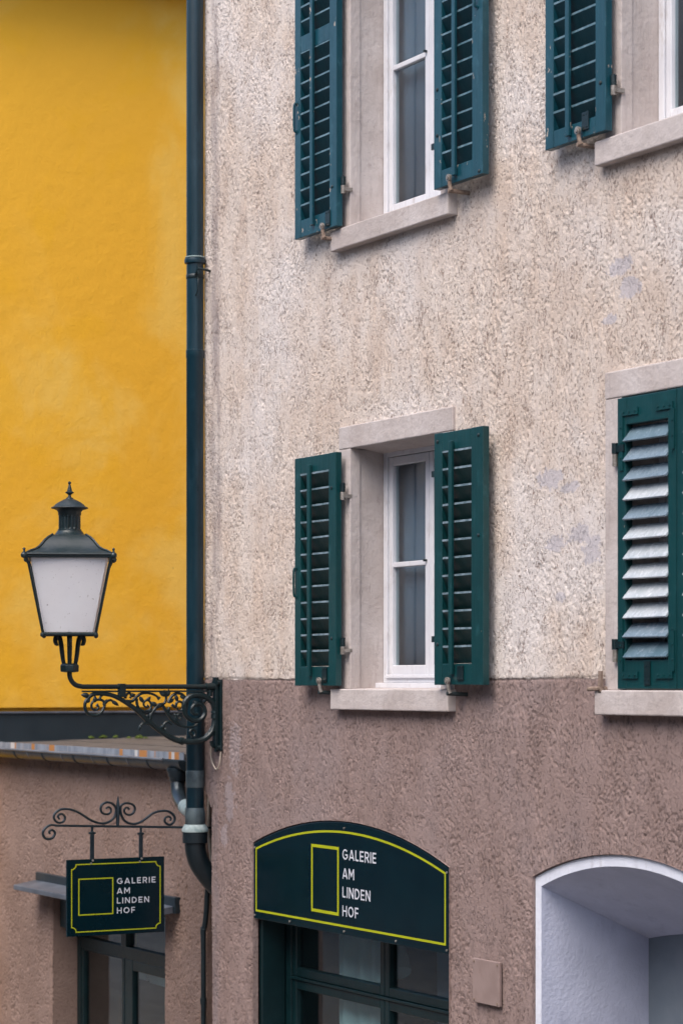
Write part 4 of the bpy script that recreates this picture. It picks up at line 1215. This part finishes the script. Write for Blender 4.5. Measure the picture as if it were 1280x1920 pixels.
for key, pts in TR.items():
    p = [(BX, a, b) for a, b in smooth_path([Vector((a, b)) for a, b in pts], 4)]
    r = SC[key]; N_ = len(p)
    if key == 'main':
        rad = [r * (.72 + .42 * min(1, i / (N_ * .3))) if i < N_ * .55 else r * (1.14 - .55 * (i - N_ * .55) / (N_ * .45)) for i in range(N_)]
    else:
        rad = [r * (1.1 - .45 * i / N_) for i in range(N_)]
        rad[-1] = r * 1.25; rad[-2] = r * 1.1
    MB().tube(p, rad, 8, axis=(1, 0, 0)).build('scroll', 'iron', bk, smooth=True)
# leaves, buds and rings on the scrollwork
def leaf(y, z, ang, L_, w_):
    m_ = MB(); c_, s_ = math.cos(ang), math.sin(ang); nn = 7
    pts = []; rr = []
    for i in range(nn):
        t_ = i / (nn - 1)
        a_ = L_ * t_; b_ = .35 * L_ * t_ * t_
        pts.append((BX, y + a_ * c_ - b_ * s_, z + a_ * s_ + b_ * c_)); rr.append(max(.0025, w_ * math.sin(math.pi * min(.97, .12 + .85 * t_))))
    m_.tube(pts, rr, 8, flat=.8, axis=(1, 0, 0))
    return m_
for (y_, z_, a_, L_, w_) in ((-.882, -.085, 2.6, .05, .017), (-.875, -.10, 3.6, .035, .014), (-.846, -.12, 1.2, .04, .014), (-.79, -.135, .6, .04, .013), (-.722, -.11, -1.0, .045, .012),
                             (-.61, -.075, -.3, .035, .014), (-.545, -.085, -1.2, .05, .013), (-.50, -.11, .4, .035, .012), (-.43, -.145, 2.4, .05, .016), (-.455, -.175, 2.9, .045, .014),
                             (-.475, -.205, 3.1, .04, .012), (-.375, -.085, 2.2, .045, .015), (-.365, -.085, .9, .045, .015), (-.372, -.075, 1.57, .03, .013), (-.36, -.12, .1, .05, .013),
                             (-.39, -.13, 3.5, .045, .013), (-.30, -.075, -1.6, .045, .013), (-.27, -.08, -.8, .04, .012), (-.345, -.15, -2.0, .035, .011), (-.378, -.262, 3.6, .035, .013),
                             (-.292, -.212, 2.2, .03, .012), (-.115, -.125, .7, .045, .012), (-.15, -.15, 2.0, .05, .018), (-.53, -.256, 3.9, .04, .011), (-.075, -.335, 1.0, .06, .018), (-.10, -.35, .8, .05, .017)):
    leaf(y_, z_, a_, L_, w_).build('leaf', 'iron', bk, smooth=True)
for (y_, z_, dy_, dz_) in ((-.262, -.361, .022, -.005), (-.035, -.21, .002, .028), (-.036, -.185, .002, .014)):
    MB().tube([(BX, y_ - dy_ / 2, z_ - dz_ / 2), (BX, y_ + dy_ / 2, z_ + dz_ / 2)], .0235, 12).build('ring', 'iron', bk, smooth=True)

LROT = R(-23.5)
LC = (BX, LY, 0)
def lpt(a, b, z):   # lantern-local: a across the face, b outwards
    c_, s_ = math.cos(LROT), math.sin(LROT)
    return (BX + b * c_ - a * s_, LY + b * s_ + a * c_, z)
# stem fork
m = MB(); m.lathe([(.030, .062), (.058, .066), (.060, .085), (.060, .105), (.050, .115), (.020, .118)], LC, 8, rot=LROT + .39); m.build('stem_cup', 'iron', ln, bevel=.003)
MB().lathe([(.0135, .11), (.0135, .285)], LC, 10).build('stem_rod', 'iron', ln, smooth=True)
for (sa, sb) in ((-1, 0), (1, 0), (0, 1), (0, -1)):
    q = smooth_path([(.030, .100), (.038, .13), (.045, .18), (.052, .24), (.062, .275), (.078, .278), (.086, .258), (.080, .235), (.068, .236)], 4)
    MB().tube([lpt(sa * p.x, sb * p.x, p.y) for p in q], [.011 + .004 * math.sin(i / len(q) * 3.1) for i in range(len(q))], 8).build('support_arm', 'iron', ln, smooth=True)
# bottom and top frames
def ring_bar(hw, z, r, zdrop=0):
    m_ = MB()
    cs = [lpt(-hw, -hw, z), lpt(hw, -hw, z), lpt(hw, hw, z), lpt(-hw, hw, z)]
    for i in range(4):
        m_.tube([cs[i], cs[(i + 1) % 4]], r, 8)
    return m_
ring_bar(.152, .292, .0105).build('bottom_frame', 'iron', ln)
ring_bar(.242, .755, .012).build('top_frame', 'iron', ln)
MB().lathe([(.150, .294), (.150, .302)], LC, 40, rot=LROT, square=True).build('floor_plate', 'iron', ln)
for (sa, sb) in ((-1, -1), (1, -1), (1, 1), (-1, 1)):
    m = MB()
    pth = [lpt(sa * .155, sb * .155, .288), lpt(sa * .2285, sb * .2285, .66), lpt(sa * .238, sb * .238, .705), lpt(sa * .250, sb * .250, .735), lpt(sa * .252, sb * .252, .768)]
    m.tube(pth, [.0075, .0075, .0075, .009, .010], 8)
    m.build('corner_rod', 'iron', ln, smooth=True)
    m = MB(); c_ = lpt(sa * .158, sb * .158, .288)
    m.lathe([(.004, -.017), (.013, -.010), (.015, .0), (.012, .010), (.004, .015)], c_, 12); m.build('corner_knob', 'iron', ln, smooth=True)
    m = MB(); c_ = lpt(sa * .264, sb * .255, .760)
    m.lathe([(.005, -.022), (.018, -.014), (.021, .0), (.016, .010), (.008, .016), (.006, .028), (.010, .034), (.004, .042)], c_, 12); m.build('corner_bud', 'iron', ln, smooth=True)
# frosted panes
for (sa, sb) in ((0, 1), (1, 0), (0, -1), (-1, 0)):
    ht, hb, zt, zb = .226, .143, .748, .304
    def fp(t_, z_, hw, off):
        a_, b_ = t_ * hw, hw + off
        if sb: return lpt(a_ * sb, b_ * sb, z_)
        return lpt(b_ * sa, -a_ * sa, z_)
    m = MB(); N_ = 10; vs_ = []; fs_ = []
    for off in (0, -.004):
        for i in range(N_ + 1):
            t_ = -1 + 2 * i / N_
            bul = .012 * (1 - t_ * t_)
            vs_ += [fp(t_ * .985, zb, hb, off + bul - .004), fp(t_ * .985, zt, ht, off + bul - .004)]
    k_ = 2 * (N_ + 1)
    for i in range(N_):
        fs_ += [(2 * i, 2 * i + 2, 2 * i + 3, 2 * i + 1), (k_ + 2 * i, k_ + 2 * i + 1, k_ + 2 * i + 3, k_ + 2 * i + 2)]
    m.add(vs_, fs_)
    m.build('pane', 'frosted', ln, smooth=True)
MB().lathe([(.012, .305), (.020, .33), (.026, .42), (.046, .47), (.056, .54), (.046, .61), (.018, .645), (.004, .65)], LC, 16).build('bulb', 'bulb', ln, smooth=True)
# roof
m = MB()
m.lathe([(.232, .756), (.254, .757), (.263, .764), (.261, .772), (.235, .781), (.205, .793), (.182, .808), (.164, .828), (.148, .849), (.130, .868), (.112, .882), (.095, .890)], LC, 48, rot=LROT, square=True)
rf = m.build('lantern_roof', 'iron_dusty', ln, smooth=True)
for (sa, sb) in ((-1, -1), (1, -1), (1, 1), (-1, 1)):
    pr = [(.254, .775), (.232, .789), (.203, .800), (.180, .816), (.163, .836), (.147, .857), (.126, .877), (.100, .894)]
    MB().tube([lpt(sa * r_ * .985, sb * r_ * .985, z_ - .004) for r_, z_ in pr], .0085, 7).build('ridge', 'iron', rf, smooth=True)
MB().lathe([(.098, .884), (.097, .892), (.088, .899), (.079, .911), (.076, .916), (.072, .917), (.071, .926), (.064, .928)], LC, 28).build('chimney_base', 'iron', ln, smooth=True)
m = MB(); prof = []
N_ = 48
vs_ = []; fs_ = []
for z_ in (.922, .935, 1.0, 1.012):
    for k_ in range(N_):
        fl_ = .0 if z_ in (.922, 1.012) else .0055 * (1 if (k_ % 3 == 0) else 0)
        a_ = 2 * math.pi * k_ / N_
        vs_.append((BX + math.cos(a_) * (.0665 - fl_), LY + math.sin(a_) * (.0665 - fl_), z_))
for j in range(3):
    for k_ in range(N_):
        fs_.append((j * N_ + k_, j * N_ + (k_ + 1) % N_, (j + 1) * N_ + (k_ + 1) % N_, (j + 1) * N_ + k_))
m.add(vs_, fs_); m.build('chimney', 'iron', ln)
MB().lathe([(.066, 1.010), (.069, 1.014), (.070, 1.032), (.080, 1.044), (.105, 1.051), (.113, 1.054), (.112, 1.058), (.096, 1.066), (.086, 1.077), (.071, 1.088), (.052, 1.099), (.034, 1.107), (.022, 1.112), (.010, 1.114)], LC, 32).build('chimney_cap', 'iron_dusty', ln, smooth=True)
MB().lathe([(.024, 1.110), (.022, 1.116), (.011, 1.122), (.008, 1.134), (.016, 1.141), (.026, 1.147), (.026, 1.152), (.015, 1.158), (.0145, 1.163), (.0055, 1.200), (.0098, 1.204), (.0098, 1.211), (.003, 1.217)], LC, 16).build('finial', 'iron', ln, smooth=True)

# loose cable below the bracket plate
cb = smooth_path([(-1.66, -.012, -.39), (-1.655, -.018, -.45), (-1.625, -.022, -.50), (-1.585, -.022, -.535), (-1.555, -.022, -.54), (-1.530, -.018, -.50), (-1.525, -.012, -.43)], 5)
tag(MB().tube(cb, .0055, 7).build('cable_loop', 'cable', None, smooth=True, org=(-1.58, -.02, -.54)), 'loose loop of beige cable hanging below the lantern bracket', 'cable')

# ------------------------------------------------------------------ scrolled sign bracket and hanging sign
SX = -1.88
sb_ = thing('sign_bracket', 'grey wrought-iron scroll bracket carrying the hanging gallery sign', 'bracket', (SX, .1, -.92))
HS = {
    'curl': [(-0.971,-0.881),(-1.004,-0.877),(-1.035,-0.893),(-1.054,-0.921),(-1.045,-0.952),(-1.017,-0.963),(-0.988,-0.954),(-0.975,-0.927),(-0.992,-0.908),(-1.012,-0.915),(-1.007,-0.932)],
    'left': [(-0.945,-0.841),(-0.955,-0.826),(-0.942,-0.811),(-0.92,-0.815),(-0.908,-0.835),(-0.917,-0.856),(-0.942,-0.865),(-0.967,-0.857),(-0.981,-0.835),(-0.975,-0.808),(-0.942,-0.784),(-0.896,-0.781),(-0.846,-0.792),(-0.796,-0.817),(-0.738,-0.853),(-0.679,-0.874),(-0.637,-0.875),(-0.594,-0.857),(-0.569,-0.823),(-0.567,-0.784),(-0.59,-0.756),(-0.624,-0.746),(-0.658,-0.758),(-0.67,-0.785),(-0.658,-0.812),(-0.628,-0.821),(-0.604,-0.81),(-0.601,-0.787),(-0.62,-0.776),(-0.635,-0.786)],
    'right': [(-0.475,-0.794),(-0.492,-0.782),(-0.509,-0.793),(-0.505,-0.816),(-0.479,-0.829),(-0.449,-0.818),(-0.437,-0.791),(-0.449,-0.767),(-0.488,-0.754),(-0.522,-0.761),(-0.536,-0.784),(-0.531,-0.824),(-0.509,-0.863),(-0.467,-0.884),(-0.415,-0.882),(-0.364,-0.856),(-0.312,-0.822),(-0.251,-0.809),(-0.199,-0.817),(-0.166,-0.845),(-0.165,-0.873),(-0.186,-0.896),(-0.212,-0.895),(-0.232,-0.875),(-0.227,-0.854),(-0.206,-0.846),(-0.189,-0.858),(-0.195,-0.874)],
}
for key, pts in HS.items():
    p = smooth_path([Vector((a, b)) for a, b in pts], 4)
    N_ = len(p)
    rad = [.0068 + (.0016 * math.sin(math.pi * i / N_)) for i in range(N_)]
    rad[0] *= 1.25
    MB().tube([(SX, q.x, q.y) for q in p], rad, 8, flat=1.25, axis=(1, 0, 0)).build('scroll', 'wrought', sb_, smooth=True)
m = MB()
def on_x(a, b, d): return (SX + d, a, b)
m.prism([(-.975, -.874), (-.10, -.910), (.125, -.919), (.125, -.934), (-.10, -.925), (-.975, -.889)], on_x, -.009, .009)
m.build('bar', 'wrought', sb_, bevel=.002)
MB().tube([(SX, -.551, -.708), (SX, -.552, -.74), (SX, -.553, -.80), (SX, -.554, -.86), (SX, -.555, -.90)], [.002, .0085, .0125, .0115, .010], 6).build('spike', 'wrought', sb_)
MB().box(SX - .04, SX + .04, .112, .124, -.99, -.86).build('wall_plate', 'wrought', sb_)

hs = thing('hanging_sign', 'dark square-cornered hanging sign with lime border reading GALERIE AM LINDEN HOF', 'sign', (SX, -.56, -1.57))
MB().box(SX - .010, SX + .010, -.898, -.239, -1.572, -1.096).build('board', 'sign', hs, bevel=.002)
D0, D1 = .0102, .0112
by0, by1, bz0, bz1, cr = -.868, -.268, -1.545, -1.127, .030
bord = []
for (cy_, cz_, a0, a1) in ((by0, bz0, 90, 0), (by1, bz0, 180, 90), (by1, bz1, 270, 180), (by0, bz1, 360, 270)):
    bord += arc(cy_, cz_, cr, a0, a1, 5)
# closed outline with scooped corners
MB().ribbon(bord, .0033, on_x, D0, D1, closed=True).build('border_line', 'lime', hs)
MB().ribbon([(-.820, -1.440), (-.820, -1.218), (-.592, -1.218), (-.592, -1.440)], .0036, on_x, D0, D1, closed=True).build('square_line', 'lime', hs)
for wd, zb in (('GALERIE', -1.258), ('AM', -1.319), ('LINDEN', -1.380), ('HOF', -1.442)):
    cap = .037
    write(wd, -.564, zb, cap, .264 / (cap * word_width('GALERIE', .30)), on_x, D0, D1, hs, gap=.30, weight=.074)
for yy in (-.727, -.396):
    zt_ = -.884 - .0411 * (yy + .975) - .015
    MB().box(SX - .006, SX + .006, yy - .013, yy + .013, -1.112, zt_ - .028).build('hanger', 'wrought', hs, bevel=.002)
    m = MB(); m.tube([(SX, yy, zt_ - .034), (SX, yy, zt_ + .010)], .008, 8); m.tube([(SX, yy - .022, zt_ - .026), (SX, yy + .022, zt_ - .026)], .007, 8); m.tube([(SX - .018, yy, zt_ - .02), (SX + .018, yy, zt_ - .02)], .0055, 8)
    m.build('shackle', 'wrought', hs, smooth=True)
    m = MB(); m.tube([(SX + .006, yy, -1.104), (SX + .014, yy, -1.104)], .007, 8); m.tube([(SX + .010, yy - .012, -1.122), (SX + .015, yy - .012, -1.122)], .006, 8); m.build('bolt', 'metal', hs)

# ------------------------------------------------------------------ drapes in the shop window
cu = MB(); vs_ = []; fs_ = []
curtain('drape', 'pale drape behind the left pane of the shop window under the arched sign', -.66, -.02, -3.2, -1.25, .345, 'drape', 4, .022)
m = MB()
m.tube(smooth_path([(.02, .33, -1.20), (.03, .33, -1.40), (.045, .33, -1.52), (.075, .325, -1.62), (.10, .32, -1.66)]), [.045, .048, .05, .05, .052, .055, .058, .06, .06, .062, .066, .070, .072, .074, .074, .074, .072], 14)
tag(m.build('rolled_cloth', 'drape', None, smooth=True, org=(.05, .36, -1.2)), 'rolled end of pale cloth hanging behind the shop window pane', 'cloth')
m = MB(); m.box(.42, .56, .38, .42, -3.2, -1.2)
tag(m.build('drape', 'net', None, org=(.49, .40, -3.2)), 'dim grey fabric strip behind the right pane of the shop window', 'curtain')
m = MB(); m.box(.70, .95, .46, .50, -3.2, -1.2)
tag(m.build('drape', 'net', None, org=(.82, .48, -3.2)), 'broad dim fabric panel at the right end of the shop window', 'curtain')

# ------------------------------------------------------------------ houses across the lane (out of view, height and tone shaped for reflections and skylight)
op = thing('unseen_opposite_house', 'added unseen grey-beige house row across the lane, behind the viewer, for reflections and skylight', 'house', (-8, -14, -3.4))
MB().box(-45, 30, -22, -12.5, -3.4, 5.6).build('wall', 'facade', op)
m = MB(); m.add([(-45.5, -12.1, 5.55), (30.5, -12.1, 5.55), (30.5, -17.2, 9.0), (-45.5, -17.2, 9.0), (-45.5, -22.4, 5.55), (30.5, -22.4, 5.55)], [(0, 1, 2, 3), (3, 2, 5, 4), (0, 3, 4), (1, 5, 2)])
m.build('roof', 'tile', op)
wm = MB().box(-.55, .55, -.06, .0, 0, 1.5).mesh('window'); wm.materials.append(M['doorframe'])
for xx in range(-42, 29, 3):
    for zz in (-2.4, .2, 3.0):
        place('window', wm, op, (xx, -12.49 + .05, zz))
